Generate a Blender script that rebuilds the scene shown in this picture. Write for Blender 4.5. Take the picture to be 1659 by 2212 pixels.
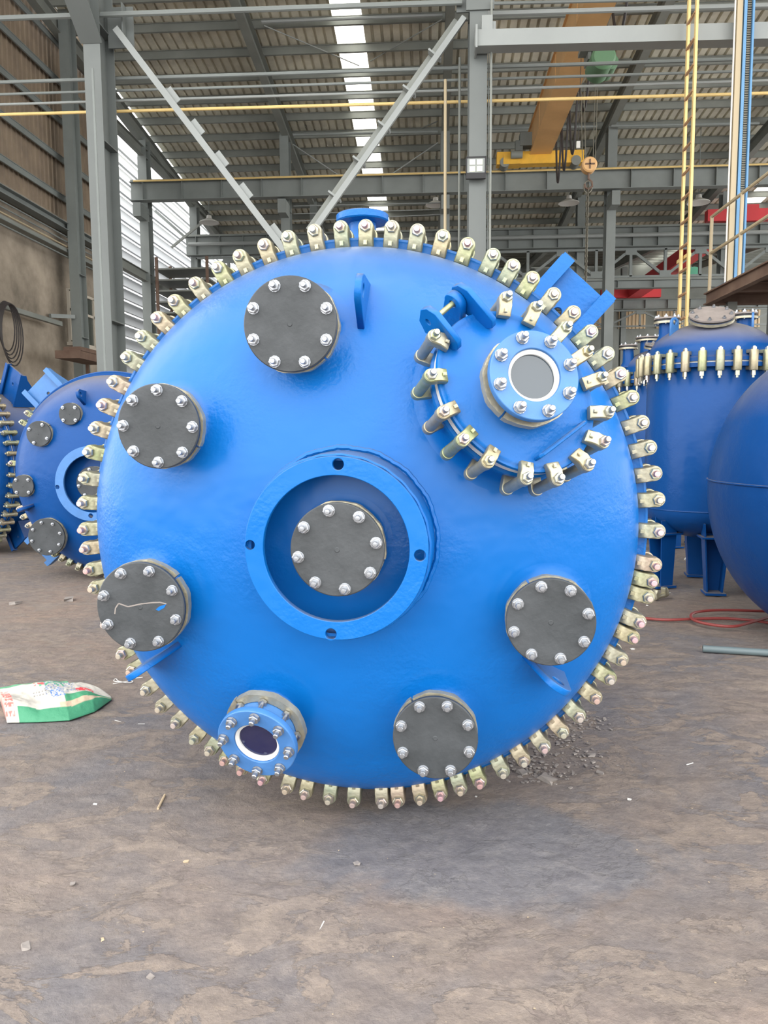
import bpy, bmesh, math, random
from mathutils import Vector, Matrix, noise
from math import pi, sin, cos, radians, atan2, hypot, sqrt

random.seed(7)
for o in list(bpy.data.objects):
    bpy.data.objects.remove(o)
scn = bpy.context.scene
COL = scn.collection

# ------------------------------------------------------------------ camera
FPX, CX, CY, EYE = 1630.0, 829.5, 1106.0, 1.385
CAMR = (Matrix.Rotation(radians(3.4), 3, 'Z') @ Matrix.Rotation(radians(90 - 5.7), 3, 'X')
        @ Matrix.Rotation(-radians(0.35), 3, 'Z'))
cam_d = bpy.data.cameras.new('camera')
cam_d.sensor_fit = 'HORIZONTAL'; cam_d.sensor_width = 36.0
cam_d.lens = 36.0 * FPX / 1659.0
cam_d.clip_start = 0.05; cam_d.clip_end = 500
cam = bpy.data.objects.new('camera', cam_d); COL.objects.link(cam)
cam.matrix_world = Matrix.Translation((0, 0, EYE)) @ CAMR.to_4x4()
scn.camera = cam

# ------------------------------------------------------------------ world / exposure
w = bpy.data.worlds.new('world'); scn.world = w; w.use_nodes = True
nt = w.node_tree; nt.nodes.clear()
wo = nt.nodes.new('ShaderNodeOutputWorld'); bg = nt.nodes.new('ShaderNodeBackground')
tc = nt.nodes.new('ShaderNodeTexCoord'); sx = nt.nodes.new('ShaderNodeSeparateXYZ')
rp = nt.nodes.new('ShaderNodeValToRGB')
rp.color_ramp.elements[0].position = 0.0; rp.color_ramp.elements[0].color = (0.80, 0.80, 0.79, 1)
rp.color_ramp.elements[1].position = 0.9; rp.color_ramp.elements[1].color = (1.0, 0.985, 0.955, 1)
nt.links.new(tc.outputs['Generated'], sx.inputs[0]); nt.links.new(sx.outputs['Z'], rp.inputs[0])
nt.links.new(rp.outputs[0], bg.inputs[0]); bg.inputs[1].default_value = 3.7
nt.links.new(bg.outputs[0], wo.inputs[0])
scn.view_settings.view_transform = 'Standard'; scn.view_settings.look = 'None'
scn.view_settings.gamma = 1.0; scn.view_settings.use_curve_mapping = False
scn.view_settings.exposure = 0.42

# ------------------------------------------------------------------ small maths
def ray(x, y):
    return CAMR @ Vector(((x - CX) / FPX, -(y - CY) / FPX, -1.0))
def at(x, y, Y):                       # the point seen at pixel x, y that stands at depth Y
    d = ray(x, y); return Vector((0, 0, EYE)) + d * (Y / d.y)
def onfloor(x, y, z=0.0):
    d = ray(x, y); return Vector((0, 0, EYE)) + d * ((z - EYE) / d.z)
def onX(x, y, X):
    d = ray(x, y); return Vector((0, 0, EYE)) + d * (X / d.x)
def T(x, y=0, z=0):
    return Matrix.Translation((x, y, z) if not hasattr(x, 'x') else x)
def RX(a): return Matrix.Rotation(a, 4, 'X')
def RY(a): return Matrix.Rotation(a, 4, 'Y')
def RZ(a): return Matrix.Rotation(a, 4, 'Z')
def frame(x, y, z, o=(0, 0, 0)):
    m = Matrix((x, y, z)).transposed().to_4x4(); m.translation = Vector(o); return m
def zframe(d, o=(0, 0, 0)):
    d = Vector(d).normalized(); h = Vector((0, 0, 1)) if abs(d.z) < .95 else Vector((1, 0, 0))
    x = h.cross(d).normalized(); return frame(x, d.cross(x), d, o)

# ------------------------------------------------------------------ materials
def mat(name, col, rough=.5, metal=0., bump=0., bscale=40., var=0., vscale=3., spec=.5, coat=0.,
        rnd=None, col2=None, bdetail=4., bdist=.01):
    m = bpy.data.materials.new(name); m.use_nodes = True
    n = m.node_tree.nodes; l = m.node_tree.links; b = n['Principled BSDF']
    b.inputs['Base Color'].default_value = (*col, 1); b.inputs['Roughness'].default_value = rough
    b.inputs['Metallic'].default_value = metal; b.inputs['Specular IOR Level'].default_value = spec
    b.inputs['Coat Weight'].default_value = coat; b.inputs['Coat Roughness'].default_value = .12
    g = n.new('ShaderNodeNewGeometry'); tcn = n.new('ShaderNodeTexCoord')
    last = None
    if rnd:
        oi = n.new('ShaderNodeObjectInfo'); cr = n.new('ShaderNodeValToRGB')
        cr.color_ramp.elements[0].color = (*rnd[0], 1); cr.color_ramp.elements[1].color = (*rnd[-1], 1)
        for i, c in enumerate(rnd[1:-1]):
            e = cr.color_ramp.elements.new((i + 1) / (len(rnd) - 1)); e.color = (*c, 1)
        l.new(oi.outputs['Random'], cr.inputs[0]); last = cr.outputs[0]
    if var or col2:
        nz = n.new('ShaderNodeTexNoise'); nz.inputs['Scale'].default_value = vscale
        nz.inputs['Detail'].default_value = 6; nz.inputs['Roughness'].default_value = .6
        l.new(g.outputs['Position'], nz.inputs['Vector'])
        mx = n.new('ShaderNodeMix'); mx.data_type = 'RGBA'
        r2 = n.new('ShaderNodeMapRange'); r2.inputs[1].default_value = .35; r2.inputs[2].default_value = .65
        l.new(nz.outputs['Fac'], r2.inputs[0]); l.new(r2.outputs[0], mx.inputs[0])
        c2 = col2 if col2 else tuple(c * (1 - var) for c in col)
        mx.inputs[6].default_value = (*col, 1); mx.inputs[7].default_value = (*c2, 1)
        if last:
            l.new(last, mx.inputs[6]); mx.inputs[0].default_value = 0
            ml = n.new('ShaderNodeMath'); ml.operation = 'MULTIPLY'; ml.inputs[1].default_value = .5
            l.new(r2.outputs[0], ml.inputs[0]); l.new(ml.outputs[0], mx.inputs[0])
        last = mx.outputs[2]
    if last: l.new(last, b.inputs['Base Color'])
    if bump:
        nb = n.new('ShaderNodeTexNoise'); nb.inputs['Scale'].default_value = bscale
        nb.inputs['Detail'].default_value = bdetail
        l.new(tcn.outputs['Object'], nb.inputs['Vector'])
        bp = n.new('ShaderNodeBump'); bp.inputs['Strength'].default_value = bump
        bp.inputs['Distance'].default_value = bdist
        l.new(nb.outputs['Fac'], bp.inputs['Height']); l.new(bp.outputs[0], b.inputs['Normal'])
    return m

MT = {}
# glossy blue enamel with orange peel
def blue_mat(name, col, dust_dim, dust_dim_amt):
    m = mat(name, col, rough=.34, spec=.28, coat=.05)
    n = m.node_tree.nodes; l = m.node_tree.links; b = n['Principled BSDF']
    tcn = n.new('ShaderNodeTexCoord'); g = n.new('ShaderNodeNewGeometry')
    n1 = n.new('ShaderNodeTexNoise'); n1.inputs['Scale'].default_value = 70; n1.inputs['Detail'].default_value = 3
    n2 = n.new('ShaderNodeTexNoise'); n2.inputs['Scale'].default_value = 7; n2.inputs['Detail'].default_value = 2
    n3 = n.new('ShaderNodeTexNoise'); n3.inputs['Scale'].default_value = 3; n3.inputs['Detail'].default_value = 1
    for q in (n1, n2, n3): l.new(tcn.outputs['Object'], q.inputs['Vector'])
    rr = n.new('ShaderNodeMapRange'); rr.inputs[1].default_value = .42; rr.inputs[2].default_value = .62
    l.new(n3.outputs['Fac'], rr.inputs[0])
    mu = n.new('ShaderNodeMath'); mu.operation = 'MULTIPLY'; l.new(n1.outputs['Fac'], mu.inputs[0]); l.new(rr.outputs[0], mu.inputs[1])
    bp = n.new('ShaderNodeBump'); bp.inputs['Strength'].default_value = .35; bp.inputs['Distance'].default_value = .006
    l.new(mu.outputs[0], bp.inputs['Height'])
    bp2 = n.new('ShaderNodeBump'); bp2.inputs['Strength'].default_value = .25; bp2.inputs['Distance'].default_value = .03
    l.new(n2.outputs['Fac'], bp2.inputs['Height']); l.new(bp.outputs[0], bp2.inputs['Normal'])
    l.new(bp2.outputs[0], b.inputs['Normal'])
    # dusty upward faces; colour also darkens the big vessel's overlit top
    sp = n.new('ShaderNodeSeparateXYZ'); l.new(g.outputs['Normal'], sp.inputs[0])
    dr = n.new('ShaderNodeMapRange'); dr.inputs[1].default_value = .36; dr.inputs[2].default_value = 1.0
    dr.inputs[3].default_value = 0; dr.inputs[4].default_value = dust_dim_amt
    l.new(sp.outputs['Z'], dr.inputs[0])
    mx = n.new('ShaderNodeMix'); mx.data_type = 'RGBA'
    mx.inputs[6].default_value = (*col, 1); mx.inputs[7].default_value = (*dust_dim, 1)
    l.new(dr.outputs[0], mx.inputs[0]); l.new(mx.outputs[2], b.inputs['Base Color'])
    return m
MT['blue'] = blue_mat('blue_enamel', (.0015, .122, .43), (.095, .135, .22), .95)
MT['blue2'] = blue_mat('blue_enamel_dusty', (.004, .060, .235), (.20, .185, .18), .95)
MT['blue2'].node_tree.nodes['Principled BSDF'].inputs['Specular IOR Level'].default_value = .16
MT['blue3'] = mat('pale_blue_paint', (.055, .185, .46), .4, bump=.1, bscale=60, var=.15, vscale=8)
MT['cover'] = mat('dark_cover', (.036, .041, .045), .52, bump=.15, bscale=60, col2=(.058, .064, .070), vscale=7, spec=.4)
MT['coverdust'] = mat('dusty_cover', (.27, .235, .22), .7, var=.25, vscale=9)
MT['zinc'] = mat('yellow_zinc', (.6, .55, .4), .40, .7, bump=.1, bscale=90, var=.18, vscale=30,
                 rnd=[(.39, .345, .21), (.41, .32, .255), (.31, .345, .18), (.37, .35, .265), (.35, .335, .26), (.28, .33, .24)])
MT['nut'] = mat('zinc_nut', (.6, .6, .5), .3, .85, rnd=[(.50, .47, .33), (.50, .50, .47), (.43, .45, .31), (.52, .43, .43)])
MT['bolt'] = mat('zinc_bolt_end', (.6, .5, .5), .34, .7, rnd=[(.75, .45, .45), (.66, .56, .44), (.62, .62, .54), (.80, .50, .54), (.55, .6, .45)])
MT['silver'] = mat('bright_zinc', (.38, .40, .43), .30, .85)
MT['gold'] = mat('gold_split_ring', (.50, .46, .34), .42, .6, bump=.2, bscale=60, var=.25, vscale=25)
MT['ptfe'] = mat('white_gasket', (.70, .70, .68), .45)
MT['black'] = mat('black_rubber', (.02, .02, .022), .6)
MT['hole'] = mat('dark_inside', (.01, .013, .02), .8)
MT['glass'] = mat('dark_sight_glass', (.035, .05, .065), .06, spec=.8)
MT['glass2'] = mat('dark_blue_sight_glass', (.010, .012, .06), .06, spec=.8)
MT['steel'] = mat('grey_green_steel', (.20, .222, .215), .5, bump=.05, bscale=30, var=.14, vscale=1.2)
MT['steel_dimmed'] = mat('grey_steel_dimmed', (.135, .15, .146), .5, bump=.05, bscale=30, var=.1, vscale=1.2)  # same steel, darkened in colour because the near columns catch more light
MT['steeldark'] = mat('dark_grey_steel', (.225, .24, .22), .55, var=.2, vscale=.8)
MT['steellight'] = mat('pale_grey_steel', (.27, .29, .285), .5, var=.08, vscale=1.5)
MT['roof'] = mat('roof_sheet_underside', (.80, .77, .64), .5, .0, var=.35, vscale=.9)
MT['clad'] = mat('tan_cladding', (.19, .145, .105), .6, col2=(.26, .20, .14), vscale=1.5)
MT['white'] = mat('white_sheet', (.42, .44, .46), .6)
MT['yellow'] = mat('yellow_paint', (.74, .54, .22), .45, var=.12, vscale=3)
MT['crane'] = mat('crane_orange', (.74, .44, .19), .5, var=.15, vscale=1)
MT['crane2'] = mat('crane_yellow', (.85, .48, .05), .45, var=.15, vscale=4)
MT['red'] = mat('red_paint', (.58, .035, .045), .5)
MT['rust'] = mat('rust_brown', (.12, .07, .05), .7, col2=(.17, .11, .08), vscale=3)
MT['railing'] = mat('tan_railing', (.45, .37, .24), .5)
MT['rung'] = mat('brown_rung', (.40, .24, .13), .6)
MT['green'] = mat('green_motor', (.11, .22, .12), .5)
MT['teal'] = mat('teal_motor', (.10, .42, .28), .5)
MT['skyblue'] = mat('light_blue_paint', (.11, .27, .48), .5)
MT['chain'] = mat('chain_steel', (.16, .15, .12), .5, .6)
MT['cable'] = mat('dark_cable', (.035, .03, .03), .6)
MT['hose'] = mat('red_hose', (.26, .045, .04), .5)
MT['pipe'] = mat('grey_pipe', (.12, .16, .17), .5)
MT['paper'] = mat('white_scrap', (.7, .69, .66), .7)
MT['wood'] = mat('tan_scrap', (.46, .36, .24), .7)
MT['stone'] = mat('grey_crumb', (.21, .19, .178), .85, col2=(.27, .24, .22), vscale=30)
MT['beige'] = mat('beige_panel', (.62, .47, .30), .6)
MT['window'] = mat('window_glass', (.07, .08, .07), .15)
MT['frame'] = mat('pale_window_frame', (.55, .50, .42), .5)

# plaster
m = mat('stained_plaster', (.42, .36, .28), .85, bump=.3, bscale=6); MT['plaster'] = m
n = m.node_tree.nodes; l = m.node_tree.links; b = n['Principled BSDF']
g = n.new('ShaderNodeNewGeometry'); a1 = n.new('ShaderNodeTexNoise'); a1.inputs['Scale'].default_value = .7; a1.inputs['Detail'].default_value = 8
a1.inputs['Roughness'].default_value = .65
cr = n.new('ShaderNodeValToRGB'); l.new(g.outputs['Position'], a1.inputs['Vector']); l.new(a1.outputs['Fac'], cr.inputs[0])
cr.color_ramp.elements[0].position = .33; cr.color_ramp.elements[0].color = (.16, .135, .105, 1)
cr.color_ramp.elements[1].position = .68; cr.color_ramp.elements[1].color = (.40, .34, .27, 1)
l.new(cr.outputs[0], b.inputs['Base Color'])

# worn concrete floor
m = mat('worn_floor', (.3, .27, .25), .7, spec=.35); MT['floor'] = m
n = m.node_tree.nodes; l = m.node_tree.links; b = n['Principled BSDF']
g = n.new('ShaderNodeNewGeometry')
def NZ(scale, det, rough=.6, dist=0., stretch=None):
    q = n.new('ShaderNodeTexNoise'); q.inputs['Scale'].default_value = scale; q.inputs['Detail'].default_value = det
    q.inputs['Roughness'].default_value = rough; q.inputs['Distortion'].default_value = dist
    if stretch:
        mp = n.new('ShaderNodeMapping'); mp.inputs['Scale'].default_value = stretch
        l.new(g.outputs['Position'], mp.inputs[0]); l.new(mp.outputs[0], q.inputs['Vector'])
    else: l.new(g.outputs['Position'], q.inputs['Vector'])
    return q.outputs['Fac']
def RAMP(src, stops):
    c = n.new('ShaderNodeValToRGB'); e = c.color_ramp.elements
    e[0].position, e[0].color = stops[0][0], (*stops[0][1], 1); e[1].position, e[1].color = stops[-1][0], (*stops[-1][1], 1)
    for p_, c_ in stops[1:-1]:
        k = e.new(p_); k.color = (*c_, 1)
    l.new(src, c.inputs[0]); return c.outputs[0]
def MIX(f, a, bb, mode='MIX'):
    x = n.new('ShaderNodeMix'); x.data_type = 'RGBA'; x.blend_type = mode
    for s, i in ((f, 0), (a, 6), (bb, 7)):
        if isinstance(s, (int, float)): x.inputs[i].default_value = s
        elif isinstance(s, tuple): x.inputs[i].default_value = (*s, 1)
        else: l.new(s, x.inputs[i])
    return x.outputs[2]
base = RAMP(NZ(.55, 5, .6, .6), [(.36, (.165, .162, .175)), (.5, (.215, .185, .168)), (.64, (.260, .205, .172))])
patch = RAMP(NZ(3.2, 10, .70, .5, (1, 1.5, 1)), [(.515, (0, 0, 0)), (.535, (1, 1, 1))])
c1 = MIX(patch, base, (.245, .207, .180))
fine = RAMP(NZ(11, 8, .7, .3, (1, 1.6, 1)), [(.40, (.86, .86, .88)), (.50, (1, 1, 1)), (.55, (1.0, 1.0, 1.0)), (.57, (1.13, 1.12, 1.09))])
# floor turns darker and bluish grey around the foot of the vessel
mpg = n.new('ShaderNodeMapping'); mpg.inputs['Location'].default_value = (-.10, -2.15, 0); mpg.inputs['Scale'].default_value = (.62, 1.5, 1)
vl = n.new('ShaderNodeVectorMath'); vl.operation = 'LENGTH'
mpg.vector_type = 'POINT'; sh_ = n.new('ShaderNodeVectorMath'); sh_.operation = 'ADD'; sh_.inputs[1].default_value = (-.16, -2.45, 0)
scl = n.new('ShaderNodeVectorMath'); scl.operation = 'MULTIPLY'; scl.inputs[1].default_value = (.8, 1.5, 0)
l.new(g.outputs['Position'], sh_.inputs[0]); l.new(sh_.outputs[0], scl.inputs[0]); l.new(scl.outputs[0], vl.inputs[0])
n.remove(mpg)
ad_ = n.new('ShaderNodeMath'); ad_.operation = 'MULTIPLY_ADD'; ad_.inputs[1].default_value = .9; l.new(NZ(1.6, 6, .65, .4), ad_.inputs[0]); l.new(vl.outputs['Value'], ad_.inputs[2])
foot_tone = RAMP(ad_.outputs[0], [(.0, (.8, .8, .8)), (.85, (.72, .72, .72)), (1.25, (0, 0, 0))])
c1 = MIX(foot_tone, c1, (.150, .158, .180))
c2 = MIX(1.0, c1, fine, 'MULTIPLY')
vor = n.new('ShaderNodeTexVoronoi'); vor.inputs['Scale'].default_value = 9
l.new(g.outputs['Position'], vor.inputs['Vector'])
spk = RAMP(vor.outputs['Distance'], [(.025, (1, 1, 1)), (.045, (0, 0, 0))])
c3 = MIX(spk, c2, (.30, .27, .23))
grit = RAMP(NZ(60, 4, .6), [(.35, (.92, .92, .92)), (.6, (1.04, 1.04, 1.04))])
c4 = MIX(1.0, c3, grit, 'MULTIPLY')
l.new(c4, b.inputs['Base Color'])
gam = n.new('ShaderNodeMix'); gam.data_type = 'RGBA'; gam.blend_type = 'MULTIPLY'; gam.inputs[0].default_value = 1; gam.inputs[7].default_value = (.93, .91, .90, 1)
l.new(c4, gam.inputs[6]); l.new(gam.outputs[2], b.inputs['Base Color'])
rgh = n.new('ShaderNodeMapRange'); l.new(NZ(1.4, 5), rgh.inputs[0]); rgh.inputs[3].default_value = .45; rgh.inputs[4].default_value = .85
l.new(rgh.outputs[0], b.inputs['Roughness'])
add = n.new('ShaderNodeMath'); add.operation = 'MULTIPLY_ADD'; l.new(patch, add.inputs[0]); add.inputs[1].default_value = .16
l.new(NZ(22, 8, .7), add.inputs[2])
bp = n.new('ShaderNodeBump'); bp.inputs['Strength'].default_value = .8; bp.inputs['Distance'].default_value = .014
l.new(add.outputs[0], bp.inputs['Height']); l.new(bp.outputs[0], b.inputs['Normal'])

# translucent skylight sheet
m = bpy.data.materials.new('skylight_sheet'); m.use_nodes = True; n = m.node_tree.nodes; l = m.node_tree.links; n.clear()
o_ = n.new('ShaderNodeOutputMaterial'); t1 = n.new('ShaderNodeBsdfTransparent'); t2 = n.new('ShaderNodeBsdfTranslucent'); mx = n.new('ShaderNodeMixShader')
t1.inputs[0].default_value = (.97, .96, .90, 1); t2.inputs[0].default_value = (.95, .93, .85, 1); mx.inputs[0].default_value = .35
l.new(t1.outputs[0], mx.inputs[1]); l.new(t2.outputs[0], mx.inputs[2]); l.new(mx.outputs[0], o_.inputs[0]); MT['skylight'] = m
# lamp led
m = bpy.data.materials.new('led'); m.use_nodes = True; b = m.node_tree.nodes['Principled BSDF']
b.inputs['Base Color'].default_value = (.75, .78, .6, 1); b.inputs['Emission Color'].default_value = (.9, .95, .6, 1); b.inputs['Emission Strength'].default_value = .25
MT['led'] = m
# printed sack
m = bpy.data.materials.new('printed_sack'); m.use_nodes = True; n = m.node_tree.nodes; l = m.node_tree.links; b = n['Principled BSDF']
at_ = n.new('ShaderNodeVertexColor'); at_.layer_name = 'print'; l.new(at_.outputs[0], b.inputs['Base Color']); b.inputs['Roughness'].default_value = .6
tcn = n.new('ShaderNodeTexCoord'); nb = n.new('ShaderNodeTexNoise'); nb.inputs['Scale'].default_value = 28; nb.inputs['Detail'].default_value = 5
l.new(tcn.outputs['Object'], nb.inputs['Vector']); bp = n.new('ShaderNodeBump'); bp.inputs['Strength'].default_value = .5; bp.inputs['Distance'].default_value = .01
l.new(nb.outputs['Fac'], bp.inputs['Height']); l.new(bp.outputs[0], b.inputs['Normal']); MT['sack'] = m

# ------------------------------------------------------------------ mesh builder
class MB:
    def __init__(s): s.v = []; s.f = []
    def add(s, vs, fs, M=None):
        o = len(s.v)
        s.v += [tuple(M @ Vector(p)) for p in vs] if M else [tuple(p) for p in vs]
        s.f += [tuple(i + o for i in f) for f in fs]; return s
    def box(s, c, d, M=None):
        x, y, z = d[0] / 2, d[1] / 2, d[2] / 2
        vs = [(c[0] + a * x, c[1] + b_ * y, c[2] + e * z) for a in (-1, 1) for b_ in (-1, 1) for e in (-1, 1)]
        return s.add(vs, [(0, 1, 3, 2), (4, 6, 7, 5), (0, 4, 5, 1), (2, 3, 7, 6), (0, 2, 6, 4), (1, 5, 7, 3)], M)
    def lathe(s, prof, seg=32, M=None, sx=1., sy=1., closed=False):
        vs = []; fs = []; k = len(prof)
        for i in range(seg):
            a = 2 * pi * i / seg
            vs += [(r * cos(a) * sx, r * sin(a) * sy, z) for r, z in prof]
        for i in range(seg):
            j = (i + 1) % seg
            for q in range(k if closed else k - 1):
                q2 = (q + 1) % k
                fs.append((i * k + q, j * k + q, j * k + q2, i * k + q2))
        if not closed:
            if prof[0][0] > 1e-6: fs.append(tuple(i * k for i in range(seg))[::-1])
            if prof[-1][0] > 1e-6: fs.append(tuple(i * k + k - 1 for i in range(seg)))
        return s.add(vs, fs, M)
    def cyl(s, p0, p1, r0, r1=None, seg=12):
        r1 = r0 if r1 is None else r1; p0 = Vector(p0); p1 = Vector(p1)
        return s.lathe([(r0, 0), (r1, (p1 - p0).length)], seg, zframe(p1 - p0, p0))
    def prism(s, poly, z0, z1, M=None):
        k = len(poly)
        vs = [(x, y, z0) for x, y in poly] + [(x, y, z1) for x, y in poly]
        fs = [tuple(range(k))[::-1], tuple(range(k, 2 * k))] + [(i, (i + 1) % k, k + (i + 1) % k, k + i) for i in range(k)]
        return s.add(vs, fs, M)
    def hexn(s, c, r, h, M=None):
        return s.lathe([(r * .86, c[2]), (r, c[2] + .1 * h), (r, c[2] + .8 * h), (r * .86, c[2] + h)], 6,
                       (M or Matrix()) @ T(c[0], c[1], 0) @ RZ(.3))
    def tube(s, pts, r, seg=8, closed=False):
        pts = [Vector(p) for p in pts]; k = len(pts); rings = []
        up = None; vs = []; fs = []
        for i, p in enumerate(pts):
            d = (pts[(i + 1) % k] - pts[i - 1]) if closed else (pts[min(i + 1, k - 1)] - pts[max(i - 1, 0)])
            d.normalize()
            if up is None: up = d.orthogonal().normalized()
            up = (up - d * up.dot(d)).normalized(); sd = d.cross(up)
            vs += [tuple(p + (up * cos(2 * pi * j / seg) + sd * sin(2 * pi * j / seg)) * r) for j in range(seg)]
        for i in range(k if closed else k - 1):
            for j in range(seg):
                a, b_ = i * seg + j, i * seg + (j + 1) % seg; e = ((i + 1) % k) * seg
                fs.append((a, b_, e + (j + 1) % seg, e + j))
        if not closed:
            fs.append(tuple(range(seg))[::-1]); fs.append(tuple(range((k - 1) * seg, k * seg)))
        return s.add(vs, fs)
    def ibeam(s, p0, p1, w_, h, up=(0, 0, 1), tf=.02, tw=.014):
        p0 = Vector(p0); p1 = Vector(p1); d = (p1 - p0); L = d.length; d.normalize()
        u_ = Vector(up); u_ = (u_ - d * u_.dot(d)).normalized(); x = u_.cross(d)
        M = frame(x, u_, d, p0)
        a, b_, t, q = w_ / 2, h / 2, tf, tw / 2
        poly = [(-a, -b_), (a, -b_), (a, -b_ + t), (q, -b_ + t), (q, b_ - t), (a, b_ - t), (a, b_), (-a, b_), (-a, b_ - t), (-q, b_ - t), (-q, -b_ + t), (-a, -b_ + t)]
        return s.prism(poly, 0, L, M)
    def bar(s, p0, p1, w_, h, up=(0, 0, 1)):
        p0 = Vector(p0); p1 = Vector(p1); d = (p1 - p0); L = d.length; d.normalize()
        u_ = Vector(up); u_ = (u_ - d * u_.dot(d)).normalized(); x = u_.cross(d)
        return s.box((0, 0, L / 2), (w_, h, L), frame(x, u_, d, p0))
    def mesh(s, name, m, smooth=True, ang=35):
        me = bpy.data.meshes.new(name); me.from_pydata(s.v, [], s.f)
        bm = bmesh.new(); bm.from_mesh(me); bmesh.ops.recalc_face_normals(bm, faces=bm.faces); bm.to_mesh(me); bm.free()
        if smooth:
            me.polygons.foreach_set('use_smooth', [True] * len(me.polygons))
            me.set_sharp_from_angle(angle=radians(ang))
        me.materials.append(MT[m] if isinstance(m, str) else m)
        return me

def plate_mesh(name, loops, thick, m, bevel=.002, M=None):
    """flat plate with holes, centred on z=0, built through a filled 2D curve"""
    cu = bpy.data.curves.new(name, 'CURVE'); cu.dimensions = '2D'; cu.fill_mode = 'BOTH'
    cu.extrude = max(thick / 2 - bevel, .0005); cu.bevel_depth = bevel; cu.bevel_resolution = 1; cu.offset = -bevel
    for lp in loops:
        sp = cu.splines.new('POLY'); sp.points.add(len(lp) - 1); sp.use_cyclic_u = True
        for i, (x, y) in enumerate(lp): sp.points[i].co = (x, y, 0, 1)
    ob = bpy.data.objects.new('tmp', cu); COL.objects.link(ob)
    dg = bpy.context.evaluated_depsgraph_get(); me = bpy.data.meshes.new_from_object(ob.evaluated_get(dg))
    bpy.data.objects.remove(ob); bpy.data.curves.remove(cu)
    me.name = name
    if M: me.transform(M)
    bm = bmesh.new(); bm.from_mesh(me); bmesh.ops.remove_doubles(bm, verts=bm.verts, dist=1e-5); bmesh.ops.recalc_face_normals(bm, faces=bm.faces); bm.to_mesh(me); bm.free()
    me.materials.clear(); me.materials.append(MT[m]); return me
def circ(r, seg=40, c=(0, 0), a0=0, sx=1., sy=1.):
    return [(c[0] + r * sx * cos(a0 + 2 * pi * i / seg), c[1] + r * sy * sin(a0 + 2 * pi * i / seg)) for i in range(seg)]

def link(name, me, parent=None, M=None, label=None, kind=None):
    o = bpy.data.objects.new(name, me); COL.objects.link(o)
    if parent is not None: o.parent = parent
    if M is not None: o.matrix_local = M
    if label: o['label'] = label
    if kind: o['kind'] = kind
    return o
def thing(name, label, cat, M=None, group=None, me=None):
    o = bpy.data.objects.new(name, me); COL.objects.link(o)
    if M is not None: o.matrix_world = M
    o['label'] = label; o['category'] = cat
    if group: o['group'] = group
    return o
def struct(name, me=None, M=None):
    o = bpy.data.objects.new(name, me); COL.objects.link(o); o['kind'] = 'structure'
    if M is not None: o.matrix_world = M
    return o

# =================================================================== SETTING
# ---- floor (one slab, finely subdivided where the camera stands)
bm = bmesh.new()
def grid(bm, x0, x1, y0, y1, nx, ny, f):
    vs = [[bm.verts.new(f(x0 + (x1 - x0) * i / nx, y0 + (y1 - y0) * j / ny)) for j in range(ny + 1)] for i in range(nx + 1)]
    for i in range(nx):
        for j in range(ny): bm.faces.new((vs[i][j], vs[i + 1][j], vs[i + 1][j + 1], vs[i][j + 1]))
def fz(x, y):
    k = max(0, min(1, (6.5 - y) / 1.5)) * max(0, min(1, (y - .4) / .3)) * max(0, min(1, (3.6 - abs(x)) / .6))
    p = Vector((x * 1.3, y * 1.9, 0)); h = noise.fractal(p, .9, 2.1, 5)
    st = (.006 if h > .12 else (.006 * max(0, (h - .06) / .06)))            # flaked screed layer
    return (x, y, -.010 + (st + .003 * noise.noise(p * 9)) * k)
grid(bm, -4, 4, .3, 7, 320, 268, fz)
for (a, b_, c, d) in ((-30, -4, -14, 60), (4, 30, -14, 60), (-4, 4, -14, .3), (-4, 4, 7, 60)):
    grid(bm, a, b_, c, d, 1, 1, lambda x, y: (x, y, -.010))
me = bpy.data.meshes.new('floor'); bm.to_mesh(me); bm.free(); me.materials.append(MT['floor'])
me.polygons.foreach_set('use_smooth', [True] * len(me.polygons)); struct('floor', me)

# ---- roof: ribbed sheets on purlins, one slope falling away from the camera, another towards it
XL, XR, YR = -11.0, 27.0, 12.0
YV, YE = 41.5, -.2
def zroof(y):
    if y < YR: return 16.385 - .1 * YR - .1 * (YR - y)
    return 16.385 - .1 * y if y <= YV else 16.385 - .1 * YV + .1 * (y - YV)
ceil = struct('ceiling')
SW = .90; prof = []
for k in range(3):
    x0 = k * SW / 3
    prof += [(x0, 0), (x0 + .20, 0), (x0 + .222, .085), (x0 + .278, .085), (x0 + SW / 3, 0)]
def sheet_mesh(name, L, m):
    b = MB(); k = len(prof)
    b.v = [(x, 0, z) for x, z in prof] + [(x, L, z) for x, z in prof]
    b.f = [(i, i + 1, k + i + 1, k + i) for i in range(k - 1)]
    me = b.mesh(name, m, smooth=False); return me
segs = [(12, 22.0), (21.9, 32.0), (31.9, 41.5), (41.5, 57.0)]
SKX = (-2.9, 15.0)
i = 0; x = XL
rm = {}
while x < XR:
    sky = any(abs(x + SW / 2 - (s + SW / 2)) < SW / 2 + .001 for s in SKX)
    for j, (a, b_) in enumerate(segs + [(YE, 12)]):
        if j == 4: sky = any(abs(x - q) < SW / 2 for q in (-8.3, -2.9, 9.1, 21.0))  # unseen slope: all but the strip carried over the ridge are added for light
        key = ('s' if sky else 'r', j)
        if key not in rm: rm[key] = sheet_mesh('skylight_and_fill_panel' if sky else 'roof_sheet', hypot(b_ - a, .1 * (b_ - a)), 'skylight' if sky else 'roof')
        M = T(x, a, zroof(a) + .01 * (j % 2)) @ RX(.0997 if a < YR - 1 or a >= YV else -.0997)
        link('skylight_and_fill_panel' if sky else 'roof_sheet', rm[key], ceil, M)
    x += SW; i += 1
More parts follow.
